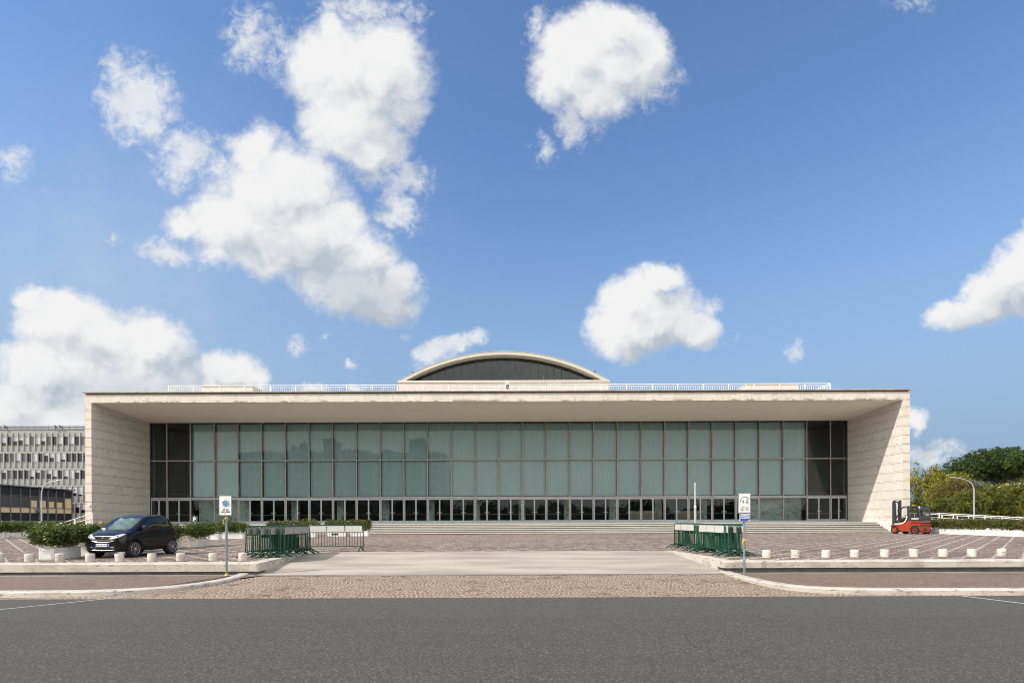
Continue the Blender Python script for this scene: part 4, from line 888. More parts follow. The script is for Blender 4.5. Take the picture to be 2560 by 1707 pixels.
# tall yellowing trees next to the pier
tree('yellow_tree', 'tall yellow green tree with spiky shoots beside the pier', P(2305, 88), [((-1.2,0,3.2),(3.0,2.6,3.0)),((1.0,0,5.6),(3.2,2.6,2.8)),((-1.5,.3,7.4),(2.2,2,1.8)),((1.8,-.3,8.2),(1.6,1.6,1.4)),((3.6,.2,4.0),(2.2,2.2,2.6)),((-.9,0,9.3),(.35,.35,1.0)),((.5,0,9.0),(.3,.3,.9)),((2.4,0,10.0),(.45,.45,1.5)),((-3,0,1.8),(2,2,1.8))], 'leaf_yellow', 'bark', 3, 3.5, .22, 420, 13, .30, .45, G)
tree('yellow_tree', 'broader yellow green tree just left of the lamp', P(2362, 92), [((0,0,3),(3.2,2.6,3)),((.5,0,6.2),(2.8,2.4,2.4)),((2.2,0,7.6),(1.8,1.8,1.5)),((-1.8,0,5.0),(2.4,2,2.4))], 'leaf_yellow', 'bark', 4, 3.5, .2, 330, 13, .30, .45, G)
tree('brown_tree', 'rounded browning tree with pale trunk behind the lamp', P(2396, 80), [((0,0,5.0),(4.2,3.0,1.9)),((-2.6,0,4.2),(2.4,2.2,1.5)),((2.8,0,4.6),(2.6,2.2,1.6)),((.2,0,6.2),(2.8,2.2,1.0)),((4.3,0,3.6),(1.6,1.6,1.3))], 'leaf_brown', 'bark_pale', 5, 3.4, .16, 380, 13, .26, .42, G, limbs=8)
for i, (px, Y, lab, mat, sc_) in enumerate(((2300, 76, 'low green bush at the foot of the yellow trees', 'leaf_green', .7), (2352, 74, 'low dark green bush under the browning tree', 'leaf_green', .72), (2418, 76, 'deep green bushy tree right behind the lamp pole', 'leaf_green', .95), (2470, 78, 'green bushy tree below the pine trunks', 'leaf_green', 1.12), (2508, 80, 'bushy tree with golden top right of the lamp', 'leaf_yellow', 1.15), (2548, 76, 'rightmost green bushy tree at the picture edge', 'leaf_green', 1.15), (2590, 82, 'tall green tree cut by the right picture edge', 'leaf_green', 1.6))):
    s = sc_; tree('bushy_tree', lab, P(px, Y), [((0,0,1.7*s),(2.6*s,2.2*s,1.9*s)),((1.2*s,0,3.6*s),(1.9*s,1.8*s,1.5*s)),((-1.4*s,0,3.1*s),(1.8*s,1.8*s,1.6*s)),((0,.2,4.7*s),(1.1*s,1.1*s,.8*s))], mat, 'bark', 20 + i, 1.6 * s, .14, 300, 13, .27, .42, G, limbs=5)
PG = 'umbrella pines'
tree('umbrella_pine', 'great dark umbrella pine with spreading dome above the trees', P(2487, 112, .8), [((0,0,12.3),(8.8,6.5,3.0)),((-6.4,0,10.6),(5.2,4,2.1)),((5.6,0,11.8),(4.6,4,2.6)),((-1,-2,13.8),(5.6,4,1.9)),((-9.8,0,9.6),(3.8,3,1.5)),((-12,0,8.4),(2.6,2.4,1.0)),((3,1,9.9),(6,4,1.6)),((1,0,10.9),(7,5,1.3))], 'pine', 'bark', 41, 7.6, .42, 1300, 18, .34, .55, PG, limbs=9, flat=.55, shell=.6)
tree('umbrella_pine', 'second umbrella pine half cut by the right picture edge', P(2612, 104, .8), [((0,0,12.6),(6.5,5,2.1)),((-3.6,0,11.6),(3.6,3,1.4)),((1,-1,13.4),(4,3,1.4))], 'pine', 'bark', 42, 8, .36, 520, 18, .42, .62, PG, limbs=6, flat=.55)
tree('round_tree', 'small round tree peeping over the dark pavilion roof', P(12, 100, .8), [((0,0,6.9),(2.2,2,1.1)),((1.3,0,6.6),(1.6,1.5,.9)),((-1.6,0,6.7),(1.5,1.4,1.0))], 'leaf_green', 'bark', 50, 5.8, .18, 150, 12, .26, .35, None, limbs=5)

# ---- planters and their shrubs.  A planter is built once, then copied.
def planter_proto(mat, nm_label, L=1.5, W=0.46, H=0.41):
    t = empty('planter', nm_label, 'planter', (0, 0, 0)); b = MB(); c = .05
    o = [(-W/2+c,-L/2),(W/2-c,-L/2),(W/2,-L/2+c),(W/2,L/2-c),(W/2-c,L/2),(-W/2+c,L/2),(-W/2,L/2-c),(-W/2,-L/2+c)]; k_ = (W - .1) / W; i_ = [(x * k_, y * (L - .1) / L) for x, y in o]; n = 8
    o2 = [(x * .985, y * .99) for x, y in o]
    vs = [(x, y, 0.0) for x, y in o2] + [(x, y, .05) for x, y in o] + [(x, y, H) for x, y in o] + [(x, y, H) for x, y in i_] + [(x, y, H - .06) for x, y in i_]
    fs = [(l*n+j, l*n+(j+1) % n, (l+1)*n+(j+1) % n, (l+1)*n+j) for l in range(4) for j in range(n)] + [tuple(range(7, -1, -1))]
    b.add(vs, fs); b.build('box', M[mat], t)
    b = MB(); b.add([(x * .99, y * .99, H - .055) for x, y in i_], [tuple(range(n))]); b.build('soil', M['soil'], t); return t
def shrub_mesh(L, W, z0, top, n, ls, seed, over=0.22):
    """Hedge-like bush: twigs hidden by many small leaves, ragged on top, hanging over the rim."""
    rnd = random.Random(seed); m = MB(); nc = int(n * 1.5 / 12); ls = ls * 1.3
    for _ in range(nc):
        u, v = rnd.uniform(-1, 1), rnd.uniform(-1, 1); h = .10 + .90 * rnd.random() ** .75
        bump = .84 + .16 * math.sin(u * 6 + seed) * math.cos(v * 4 + seed * 2)
        spread = 1 + .35 * math.sin(h * 2.6)
        p = Vector((u * W / 2 * spread + rnd.gauss(0, .04), v * (L / 2 + over * math.sin(h * 2.8)), z0 + (top - z0) * h * bump))
        if rnd.random() < .05: p.z = z0 - rnd.uniform(-.10, .06); p.x *= 1.15
        for _ in range(12): leaf(m, p + Vector((rnd.gauss(0, .07), rnd.gauss(0, .08), rnd.gauss(0, .07))), ls, rnd, .45)
    return m
pA = planter_proto('planter', 'white planter', 1.5); pO = planter_proto('planter_old', 'old planter', 1.25)
pR = planter_proto('planter', 'white planter', 0.97, .5, .42)
used = set()
def put_planter(proto, x, y, rz, label, group, seed, L, top=1.12, n=2600, ls=.075, mat='shrub', W=.46, slabel=None, over=.2):
    o = proto if proto not in used else copy_tree(proto); used.add(proto)
    o.location = (x, y, plaza_z(y) - .012); o.rotation_euler = (0, 0, rz); o['label'] = label; o['category'] = 'planter'; o['group'] = group
    t = empty('shrub', slabel, 'shrub', (x, y, plaza_z(y) + .34), rz, group='shrubs in the planters')
    m = shrub_mesh(L, W + .06, .17, top - .32, n, ls, seed, over); m.build('foliage', M[mat], t, recalc=False)
    m = MB(); rnd = random.Random(seed + 1)
    for i in range(9): a = Vector((rnd.uniform(-.1, .1), rnd.uniform(-L*.38, L*.38), 0)); limb(m, a, a + Vector((rnd.gauss(0, .1), rnd.gauss(0, .15), (top - .34) * .75)), .014, .005, rnd, 3)
    m.build('stem', M['bark'], t)
PGp = 'white planters around the parking places'
put_planter(pA, -15.82, 18.7, R(8), 'nearest white planter, before the left stone stumps', PGp, 1, 1.5, 1.16, 5200, .085, 'shrub', slabel='bushiest shrub, spilling left from the nearest planter', over=.42)
put_planter(pA, -16.05, 20.75, R(3), 'white planter just left of the black car nose', PGp, 2, 1.5, 1.16, 4600, .08, 'shrub', slabel='dense shrub behind the black car nose')
put_planter(pA, -16.1, 22.75, R(0), 'white planter hidden behind the black car', PGp, 3, 1.5, 1.12, 3200, slabel='shrub behind the windscreen of the black car')
put_planter(pO, -15.85, 24.75, R(2), 'white planter close behind the black car tail', PGp, 4, 1.25, 1.12, 3600, slabel='shrub touching the black car tail')
put_planter(pO, -15.5, 26.55, R(2), 'weathered beige planter at the row end behind the car', PGp, 5, 1.25, 1.14, 3600, slabel='shrub in the weathered beige planter', over=.3)
put_planter(pA, -20.0, 35.4, R(90), 'white planter between car tail and sign post, end on shade', PGp, 6, 1.5, 1.14, 2800, .09, slabel='shrub left of the sign post, below the marble')
put_planter(pA, -19.1, 36.9, R(90), 'white planter seen right behind the sign post', PGp, 7, 1.5, 1.14, 2800, .09, slabel='shrub seen right behind the sign post')
# trees across the square behind the viewer, seen only in the glass
m = MB(); rnd = random.Random(77)
for i in range(16):
    h_ = (9.5, 8, 11, 8.5, 10, 7.5, 9, 11, 8.5)[i % 9] * .7; o_ = Vector((-92 + i * 12, -46 + (i * 7) % 5, -.2))
    clump_crown(m, rnd, [(o_ + Vector(c), Vector(r)) for c, r in [((0,0,h_*.62),(6.6,4,h_*.36)),((3.4,0,h_*.45),(4.4,3,h_*.3)),((-3.2,0,h_*.42),(4,3,h_*.32)),((0,0,h_*.25),(5.5,3,h_*.2))]], 260, 12, .75, .9)
    limb(m, o_, o_ + Vector((0, 0, h_ * .5)), .25, .15, rnd)
tag(m.build('tree_belt', M['pine'], None, recalc=False), 'dark belt of trees across the square, mirrored in the door glass', 'trees', kind='stuff')
gx = [(-17.0, 39.6), (-15.2, 40.0), (-13.4, 41.6), (-11.7, 41.8)]
for i, (x, y) in enumerate(gx):
    put_planter(pA, x, y, R(90), 'white planter before the steps, %s behind the green barriers' % ('leftmost', 'second', 'third', 'rightmost')[i], PGp, 60 + i, 1.5, 1.28, 2400, .09, 'shrub_dry', slabel='yellowish shrub before the steps, %s of four' % ('leftmost', 'second', 'third', 'rightmost')[i])
ords = ('first', 'second', 'third', 'fourth', 'fifth', 'sixth', 'seventh', 'eighth', 'ninth', 'tenth')
for i in range(7):
    put_planter(pA, -37.6 - .0 * i, 38.6 + i * 1.62, R(1), '%s white planter from the front in the far left row' % ords[i], PGp, 80 + i, 1.5, 1.2, 2000, .10, 'shrub', slabel='%s shrub from the front in the far left row' % ords[i])
for i in range(9):
    y = 42.4 - i * 1.0
    put_planter(pR, 34.35, y, 0, '%s white planter from the forklift in the right row' % ords[i], 'white planters below the ramp', 120 + i, .97, 1.16, 1900, .085, 'shrub_dry', .5, '%s trailing shrub from the forklift in the right row' % ords[i], over=.12)
# ------------------------------------------------------------------ stone stumps along the kerb
def bollard_mesh(r=.13, h=.25):
    b = MB(); b.lathe([(r * .985, -.03), (r * .99, 0.02), (r, h * .5), (r * .995, h - .03), (r * .95, h - .008), (r * .86, h), (0.001, h + .002)], 22); return b
proto_b = None
def bollard(px, py, label, tilt=(0, 0), s=1.0, group='stone stumps along the plaza kerb'):
    global proto_b
    if proto_b is None: proto_b = bollard_mesh().build('bollard', M['bollard']); o = proto_b
    else: o = proto_b.copy(); COL.objects.link(o)
    p = ground(px, py); o.location = p; o.rotation_euler = (R(tilt[0]), R(tilt[1]), random.uniform(0, 6)); o.scale = (s, s, 1)
    tag(o, label, 'bollard', group)
bl = [(-2, 1402.5, 'leftmost stone stump, cut by the left picture edge', (0, 2)), (74, 1402.5, 'stone stump left of the nearest planter', (0, -1)), (149.5, 1402.2, 'stone stump before the nearest white planter', (0, 2)), (225.5, 1402.2, 'stone stump below the number plate of the black car', (0, -1)), (299.5, 1401.8, 'leaning stone stump before the front wheel of the black car', (4, -7)), (379, 1401.6, 'stone stump tilted a little, below the black car door', (1, 4)), (452, 1401, 'stone stump just behind the black car tail', (0, 0)), (532.5, 1400.6, 'stone stump just left of the sign post', (0, 1)), (607, 1400, 'stone stump beside the left green barriers', (0, 0))]
for px, py, lb, t in bl: bollard(px, py, lb, t)
br = ['first', 'second', 'third', 'fourth', 'fifth', 'sixth', 'seventh', 'eighth', 'ninth']
for i in range(9):
    px = 1916 + (2504 - 1916) * i / 8 + random.uniform(-1.5, 1.5); py = 1393.4 - (1393.4 - 1388.8) * i / 8
    bollard(px, py, 'white stone stump, %s to the right of the blue sign' % br[i] if i < 8 else 'orange veined stone stump nearest the right picture edge', (random.uniform(-1, 1), random.uniform(-1, 1)))
bollard(700, 1382, 'stone stump half hidden under the left green barriers'); bollard(33, 1345, 'stone stump in front of the far left planters')

# ------------------------------------------------------------------ crowd barriers
def barrier_proto(panel, label):
    L, H, r = 2.3, 1.1, .024
    t = empty('crowd_barrier', label, 'barrier', (0, 0, 0)); zb = .22; c = .13
    pts = [(-L/2, 0, .10), (-L/2, 0, H - c)] + [(-L/2 + c - c * math.cos(R(a)), 0, H - c + c * math.sin(R(a))) for a in (22, 45, 68, 90)] + [(L/2 - c + c * math.sin(R(a)), 0, H - c + c * math.cos(R(a))) for a in (0, 22, 45, 68)] + [(L/2, 0, H - c), (L/2, 0, .10)]
    b = MB(); b.tube(pts, r, 8); b.tube([(-L/2, 0, zb), (L/2, 0, zb)], .017, 8); b.tube([(-L/2, 0, H - .30), (L/2, 0, H - .30)], .012, 6); b.build('frame', M['green'], t)
    b = MB()
    for i in range(1, 20): x = -L/2 + L * i / 20; b.tube([(x, 0, zb), (x, 0, H - .30)], .0115, 6)
    b.box(-.16, .10, -.014, .014, H - .42, H - .34); b.build('bars', M['green'], t)
    for i, (x0, x1) in enumerate(((-L/2 + .05, -L * .17), (-L * .15, L * .16), (L * .18, L/2 - .05))):
        b = MB(); b.box(x0, x1, -.012, .012, H - .285, H - .035); b.build('board', M[panel], t)
    for s in (-1, 1):
        x = s * (L/2 - .10); b = MB()
        b.tube([(x, -.40, .012), (x, -.36, .035), (x, -.18, .13), (x, -.09, .16), (x, .09, .16), (x, .18, .13), (x, .36, .035), (x, .40, .012)], .024, 8); b.tube([(x, 0, .16), (x, 0, zb)], .016, 6); b.build('foot', M['green'], t)
    b = MB(); b.tube([(L/2 + .02, 0, .30), (L/2 + .07, 0, .31), (L/2 + .07, 0, .22)], .010, 6); b.build('hook', M['green'], t)
    b = MB(); b.tube([(-L/2 - .02, 0, .26), (-L/2 - .05, 0, .26), (-L/2 - .05, 0, .34), (-L/2 - .02, 0, .34)], .010, 6); b.build('hook', M['green'], t)
    return t
bar_new = barrier_proto('board', 'barrier'); bar_old = barrier_proto('board_old', 'barrier'); used_b = set()
def barrier(proto, x, y, rz, label, group, lean=0, dz=0):
    o = proto if proto not in used_b else copy_tree(proto); used_b.add(proto)
    o.location = (x, y, plaza_z(y) + dz); o.rotation_euler = (R(lean), 0, R(rz)); tag(o, label, 'barrier', group)
GL, GR = 'green barriers stacked left of the driveway', 'green barriers stacked right of the driveway'
for x, y, rz, pr, lb, ln in (
    (-8.98, 19.45, 85, bar_old, 'outermost green barrier, at the far left of the left stack', 2), (-8.82, 19.55, 86, bar_old, 'second green barrier from the left in the left stack', 1), (-8.66, 19.75, 86, bar_old, 'third green barrier from the left in the left stack', 1),
    (-8.50, 19.5, 87, bar_old, 'green barrier with torn posters, fourth in the left stack', -1), (-8.36, 19.7, 87, bar_new, 'fifth green barrier in the left stack, left of the middle gap', 0), (-8.24, 19.6, 88, bar_old, 'sixth green barrier in the left stack, board half covered', 0),
    (-8.12, 19.95, 88, bar_old, 'seventh green barrier deep inside the left stack', 1), (-8.00, 19.8, 89, bar_old, 'eighth green barrier, second from the ramp in left stack', 0), (-7.86, 19.85, 89, bar_old, 'green barrier with patched board nearest the ramp, left stack', -2)):
    barrier(pr, x, y, rz, lb, GL, ln)
barrier(bar_new, -7.16, 22.0, 1.5, 'single green barrier with white boards standing slightly tilted', None, 0)
for x, y, rz, pr, lb, ln in (
    (7.60, 19.75, 92, bar_new, 'green barrier with blank white board facing the ramp', 1), (7.72, 19.6, 91, bar_new, 'second green barrier from the ramp, near half of right stack', 0), (7.84, 19.7, 91, bar_old, 'third green barrier from the ramp, near half of right stack', 0), (7.98, 19.45, 90, bar_old, 'green barrier with shaded board, fourth in the right stack', -1), (8.10, 19.55, 90, bar_old, 'fifth green barrier from the ramp, near half of right stack', 0),
    (8.24, 19.4, 89, bar_new, 'outermost green barrier beside the blue sign post', -2), (7.60, 22.75, 92, bar_new, 'far green barrier with three white plates facing the ramp', 1), (7.74, 22.7, 90, bar_old, 'far green barrier just behind the three white plates', 0), (7.88, 22.6, 90, bar_new, 'third far green barrier in the right stack', -1), (8.02, 22.65, 90, bar_new, 'far outer green barrier in the right stack', -1)):
    barrier(pr, x, y, rz, lb, GR, ln)

# ------------------------------------------------------------------ signs and posts
def tape(t, x, y, z, r):
    b = MB(); b.lathe([(r + .006, z), (r + .008, z + .02), (r + .006, z + .045)], 12, Matrix.Translation((x, y, 0))); b.tube([(x - .03, y - r, z + .01), (x - .07, y - r - .02, z - .05), (x - .06, y - r - .02, z - .15), (x - .035, y - r - .01, z - .17)], .010, 5); b.build('yellow_tape', M['yellow'], t)
s1 = empty('driveway_sign', 'worn white no parking plate on a grey post, left', 'sign', (-8.51, 16.0, .12)); r = .033
b = MB(); b.tube([(0,0,-.05),(0,0,1.95)], r, 12); b.build('post', M['pole_grey'], s1)
b = MB(); b.cbox(-.20, .20, -.052, -.035, 1.79, 2.41, .006); b.build('backing', M['sign_back'], s1)
b = MB(); b.box(-.178, .178, -.0565, -.0525, 1.815, 2.385); pl = b.build('plate', M['sign_white'], s1)
def ring(mb, cx, cz, r0, r1, y, a0=0, a1=360, n=40):
    vs = []; 
    for i in range(n + 1):
        a = R(a0 + (a1 - a0) * i / n); vs += [(cx + r0 * math.cos(a), y, cz + r0 * math.sin(a)), (cx + r1 * math.cos(a), y, cz + r1 * math.sin(a))]
    mb.add(vs, [(2*i, 2*i+1, 2*i+3, 2*i+2) for i in range(n)])
b = MB(); b.add([(.012 + .098 * math.cos(R(a)), -.0585, 2.165 + .098 * math.sin(R(a))) for a in range(0, 360, 10)], [tuple(range(36))]); b.build('blue_disc', M['sky_blue'], pl)
b = MB(); ring(b, .018, 2.165, .118, .127, -.0587, -60, 100); ring(b, .018, 2.165, .118, .124, -.0587, 130, 165); ring(b, .018, 2.165, .118, .126, -.0587, 195, 285)
for d in (-.026, .014): b.add([(.012 - .075 + d, -.0592, 2.165 + .070 + d), (.012 - .060 + d, -.0592, 2.165 + .085 + d), (.012 + .085 + d, -.0592, 2.165 - .060 + d), (.012 + .070 + d, -.0592, 2.165 - .075 + d)], [(0,1,2,3)])
b.add([(-.012, -.0588, 1.87), (.012, -.0588, 1.865), (.010, -.0588, 1.895), (-.004, -.0588, 1.90)], [(0,1,2,3)]); b.build('prohibition_mark', M['ink'], pl)
b = MB(); b.add([(.012 - .070, -.0590, 2.165 + .083), (.012 - .058, -.0590, 2.165 + .092), (.012 + .092, -.0590, 2.165 - .058), (.012 + .083, -.0590, 2.165 - .070)], [(0,1,2,3)]); b.build('white_bar', M['sign_white'], pl)
text_mesh('pa so', .082, 'lettering', M['ink'], pl, (.01, -.0588, 1.985), bold=.001); text_mesh('carr bile', .082, 'lettering', M['ink'], pl, (.0, -.0588, 1.915), bold=.001)
tape(s1, 0, 0, 1.70, r)
b = MB(); b.lathe([(.05, -.02), (.05, .02), (.036, .03)], 12); b.build('collar', M['yellow'], s1)
s2 = empty('driveway_sign', 'bleached white plate above a blue weight limit plate on post', 'sign', (7.18, 16.0, .12))
b = MB(); b.tube([(0,0,-.05),(0,0,2.42)], r, 12); b.build('post', M['pole_grey'], s2)
b = MB(); b.cbox(-.21, .19, -.052, -.035, 1.80, 2.42, .006); b.build('backing', M['pole_grey'], s2)
b = MB(); b.add([(-.195,-.055,1.835),(-.02,-.058,1.83),(.155,-.055,1.835),(.15,-.06,2.1),(.158,-.056,2.405),(-.02,-.058,2.40),(-.18,-.055,2.40),(-.19,-.06,2.1)], [tuple(range(8))]); pl = b.build('plate', M['sign_white'], s2)
b = MB(); ring(b, .0, 2.16, .135, .152, -.0635, 30, 195, 24); b.box(-.095, -.08, -.0632, -.0612, 1.855, 1.925); b.build('prohibition_mark', M['sign_back'], pl)
b = MB(); b.add([(-.09,-.0625,2.15),(-.05,-.0625,2.23),(-.02,-.0625,2.15),(-.05,-.0625,2.10)], [(0,1,2,3)]); b.add([(.03,-.0625,2.22),(.06,-.0625,2.27),(.09,-.0625,2.22)], [(0,1,2)]); b.build('faded_blue', M['sky_blue'], pl)
b = MB(); b.add([(.035,-.0627,2.11),(.095,-.0627,2.11),(.098,-.0627,2.16),(.065,-.0627,2.21),(.032,-.0627,2.16)], [tuple(range(5))]); b.build('faded_emblem', M['brown_ink'], pl)
text_mesh('pas  so', .07, 'lettering', M['board_old'], pl, (-.01, -.0632, 2.0)); text_mesh('carr  bile', .07, 'lettering', M['board_old'], pl, (-.02, -.0632, 1.935))
b = MB(); b.cbox(-.155, .165, -.052, -.036, 1.555, 1.785, .006); lp = b.build('weight_plate', M['sign_white'], s2)
b = MB(); b.box(-.14, .15, -.0555, -.0525, 1.57, 1.77); b.build('blue_field', M['sign_blue'], lp)
text_mesh('CARICO', .072, 'lettering', M['sign_white'], lp, (.005, -.0575, 1.733), bold=.0022); text_mesh('MASSIMO', .072, 'lettering', M['sign_white'], lp, (.005, -.0575, 1.665), bold=.0022, sx=.92)
text_mesh('Kg', .052, 'lettering', M['sign_white'], lp, (.11, -.0575, 1.598), bold=.0015)
tape(s2, 0, 0, .98, r)
b = MB()
for z, h in ((1.42, .07), (.66, .05), (.40, .10)): b.lathe([(r + .003, z), (r + .003, z + h)], 12)
b.build('sticker', M['sky_blue'], s2)
ps = empty('parking_sign', 'small dark blue parking panel with white P behind shrubs', 'sign', (at_y(487, 1300, 38.5).x, 38.5, plaza_z(38.5)))
b = MB(); b.cbox(-.21, .21, -.03, .03, .88, 1.60, .01); pn = b.build('panel', M['p_sign'], ps); b = MB(); b.tube([(0,0,0),(0,0,.9)], .035, 8); b.tube([(-.04,0,1.6),(-.04,0,1.74)], .02, 6); b.build('post', M['pole_grey'], ps)
text_mesh('P', .42, 'lettering', M['sign_white'], pn, (0, -.034, 1.36), bold=.012)
b = MB(); b.box(-.12, .13, -.0335, -.031, 1.02, 1.05); b.build('small_line', M['sign_white'], pn)
p = at_y(1738, 1300, 26.0); gp = empty('bare_pole', 'tall bare grey pole behind the right barriers', 'pole', (p.x, 26.0, plaza_z(26)))
b = MB(); b.tube([(0,0,0),(0,0,1.9)], .055, 10); b.build('lower_tube', M['lamp_steel'], gp); b = MB(); b.tube([(0,0,1.85),(0,0,3.08)], .04, 10); b.build('upper_tube', M['lamp_steel'], gp); b = MB(); b.lathe([(.06,1.86),(.066,1.9),(.06,1.95)], 10); b.build('clamp', M['white_metal'], gp)

# ------------------------------------------------------------------ the small black car (front towards -y)
car = empty('small_car', 'small two seat black car parked nose out before the planters', 'car', (-14.14, 19.93, plaza_z(19.9)), R(-4.6))
St = [  # y, rows (half width, z) from sill to roof centre
 (-1.36, [(.42,.22),(.50,.25),(.56,.42),(.56,.58),(.52,.68),(.42,.735),(.30,.75),(0,.76)]),
 (-1.30, [(.58,.20),(.66,.23),(.70,.43),(.69,.62),(.655,.745),(.54,.79),(.40,.805),(0,.82)]),
 (-1.08, [(.62,.20),(.745,.23),(.775,.47),(.765,.72),(.73,.85),(.60,.885),(.45,.90),(0,.915)]),
 (-.82, [(.63,.20),(.76,.24),(.80,.5),(.79,.78),(.75,.915),(.65,.955),(.50,.97),(0,.985)]),
 (-.66, [(.63,.20),(.77,.24),(.805,.5),(.795,.81),(.757,.955),(.70,1.045),(.645,1.065),(0,1.095)]),
 (-.34, [(.63,.20),(.77,.24),(.795,.5),(.79,.84),(.755,.99),(.675,1.26),(.62,1.29),(0,1.325)]),
 (-.05, [(.63,.20),(.77,.24),(.795,.5),(.79,.85),(.755,1.01),(.635,1.455),(.58,1.49),(0,1.515)]),
 (.36, [(.63,.20),(.77,.24),(.795,.5),(.79,.86),(.755,1.02),(.615,1.515),(.55,1.55),(0,1.575)]),
 (.80, [(.63,.20),(.77,.24),(.80,.5),(.795,.87),(.755,1.05),(.61,1.50),(.545,1.54),(0,1.565)]),
 (1.08, [(.63,.21),(.77,.25),(.805,.5),(.80,.88),(.745,1.08),(.605,1.43),(.545,1.475),(0,1.505)]),
 (1.24, [(.62,.23),(.75,.28),(.795,.5),(.785,.87),(.725,1.05),(.625,1.18),(.545,1.21),(0,1.24)]),
 (1.34, [(.58,.27),(.69,.32),(.755,.5),(.745,.76),(.69,.89),(.60,.95),(.50,.97),(0,.99)]),
 (1.365, [(.50,.31),(.60,.36),(.67,.5),(.67,.69),(.62,.80),(.52,.84),(.42,.85),(0,.86)])]
me = bpy.data.meshes.new('body'); V = []; Fc = []; NR = 15
for y, rows in St:
    full = [(-x, z) for x, z in rows[:-1]] + [rows[-1]] + [(x, z) for x, z in rows[:-1][::-1]]
    V += [(x, y, z) for x, z in full]
mats = []
for i in range(len(St) - 1):
    for j in range(NR - 1):
        Fc.append((i*NR+j, i*NR+j+1, (i+1)*NR+j+1, (i+1)*NR+j)); jj = min(j, 13 - j); mt = 0
        if jj == 4 and 5 <= i <= 7: mt = 2                     # side windows
        if jj == 4 and i == 4: mt = 2
        if jj == 4 and i == 8: mt = 3
        if jj == 6 and i in (3, 4, 5): mt = 1                     # windscreen
        if jj == 6 and i == 9: mt = 4
        mats.append(mt)
Fc += [tuple(range(NR)), tuple((len(St)-1)*NR + j for j in range(NR - 1, -1, -1))]; mats += [0, 0]
n0 = len(V); bottom = [[i*NR, (i+1)*NR, (i+1)*NR+NR-1, i*NR+NR-1] for i in range(len(St)-1)]; Fc += bottom; mats += [0] * len(bottom)
me.from_pydata(V, [], Fc); me.polygons.foreach_set('material_index', mats); me.polygons.foreach_set('use_smooth', [True] * len(Fc))
for q_ in range(5): me.materials.append(M['car'])
bm = bmesh.new(); bm.from_mesh(me); bmesh.ops.recalc_face_normals(bm, faces=bm.faces); bm.to_mesh(me); bm.free()
tmp = bpy.data.objects.new('body', me); COL.objects.link(tmp); sd = tmp.modifiers.new('s', 'SUBSURF'); sd.levels = 3; sd.render_levels = 3
cut = MB()
for s in (-1, 1):
    for yw in (-.80, 1.067): cut.lathe([(.352, -.30), (.352, .30)], 36, Matrix.Translation((s * .76, yw, .295)) @ Matrix.Rotation(R(90), 4, 'Y'))
cut = cut.build('cutter', M['car']); bo = tmp.modifiers.new('b', 'BOOLEAN'); bo.object = cut; bo.solver = 'EXACT'
sub = bpy.data.meshes.new_from_object(tmp.evaluated_get(bpy.context.evaluated_depsgraph_get())); bpy.data.objects.remove(tmp); bpy.data.objects.remove(cut)
from mathutils.bvhtree import BVHTree
bv = BVHTree.FromPolygons([v.co[:] for v in sub.vertices], [p_.vertices[:] for p_ in sub.polygons])
def front_patch(fn, nu, nv, push=.006, d=Vector((0, 1, 0))):   # a thin shell following the nose: fn(u, v) -> (x, z)
    b = MB(); vs = []
    for layer in (push, -.01):
        for i in range(nu + 1):
            for j in range(nv + 1):
                x, z = fn(i / nu, j / nv); hit = bv.ray_cast(Vector((x, -3, z)), d)[0]; y = hit.y if hit else -1.2; vs.append((x, y - layer, z))
    n_ = (nu + 1) * (nv + 1); fs = []
    for i in range(nu):
        for j in range(nv): a = i * (nv + 1) + j; fs += [(a, a + 1, a + nv + 2, a + nv + 1)]
    ed = [(i, 0) for i in range(nu)] ; 
    for i in range(nu):
        for j in (0, nv): a = i * (nv + 1) + j; c_ = a + nv + 1; fs.append((a, c_, c_ + n_, a + n_))
    for j in range(nv):
        for i in (0, nu): a = i * (nv + 1) + j; fs.append((a, a + 1, a + 1 + n_, a + n_))
    b.add(vs, fs, True); return b
def pick(idx, mat, name, parent, push=0.0, side=0):
    bm = bmesh.new(); bm.from_mesh(sub)
    bmesh.ops.delete(bm, geom=[f for f in bm.faces if f.material_index not in idx or (side and f.calc_center_median().x * side < 0)], context='FACES')
    if push:
        for v in bm.verts: v.co += v.normal * push
    for f in bm.faces: f.material_index = 0
    m2 = bpy.data.meshes.new(name); bm.to_mesh(m2); bm.free(); return link_mesh(name, m2, M[mat], parent)
body = pick((0,), 'car', 'body', car)
pick((1,), 'screen', 'windscreen', car); [pick((2,), 'car_glass', 'side_window', car, side=q_) for q_ in (-1, 1)]; [pick((3,), 'car_glass', 'quarter_window', car, side=q_) for q_ in (-1, 1)]; pick((4,), 'car_glass', 'rear_window', car)
b = MB(); b.box(-.60, .60, -.55, 1.05, .45, .80); b.box(-.58, .58, -.62, -.30, .70, .96)
for s in (-1, 1): b.cbox(s * .33 - .22, s * .33 + .22, .12, .32, .7, 1.22, .05); b.cbox(s * .33 - .10, s * .33 + .10, .16, .27, 1.24, 1.40, .04)
b.build('cabin', M['interior'], car)
b = MB(); N_ = 14; rr = random.Random(5); vs = []
for j in range(N_ + 1):
    for i in range(N_ + 1):
        u, v = i / N_ * 2 - 1, j / N_; hw = .58 - .04 * v; vs.append((u * hw, -.79 + .70 * v + .03 + .035 * math.sin(u * 7 + v * 9) * math.sin(v * 8) + rr.uniform(-.008, .008), .955 + .47 * v + .018 * math.cos(u * 9 - v * 6) - .03 * u * u))
b.add(vs, [(j*(N_+1)+i, j*(N_+1)+i+1, (j+1)*(N_+1)+i+1, (j+1)*(N_+1)+i) for j in range(N_) for i in range(N_)], True); b.build('sunshade', M['silver'], car, recalc=False)
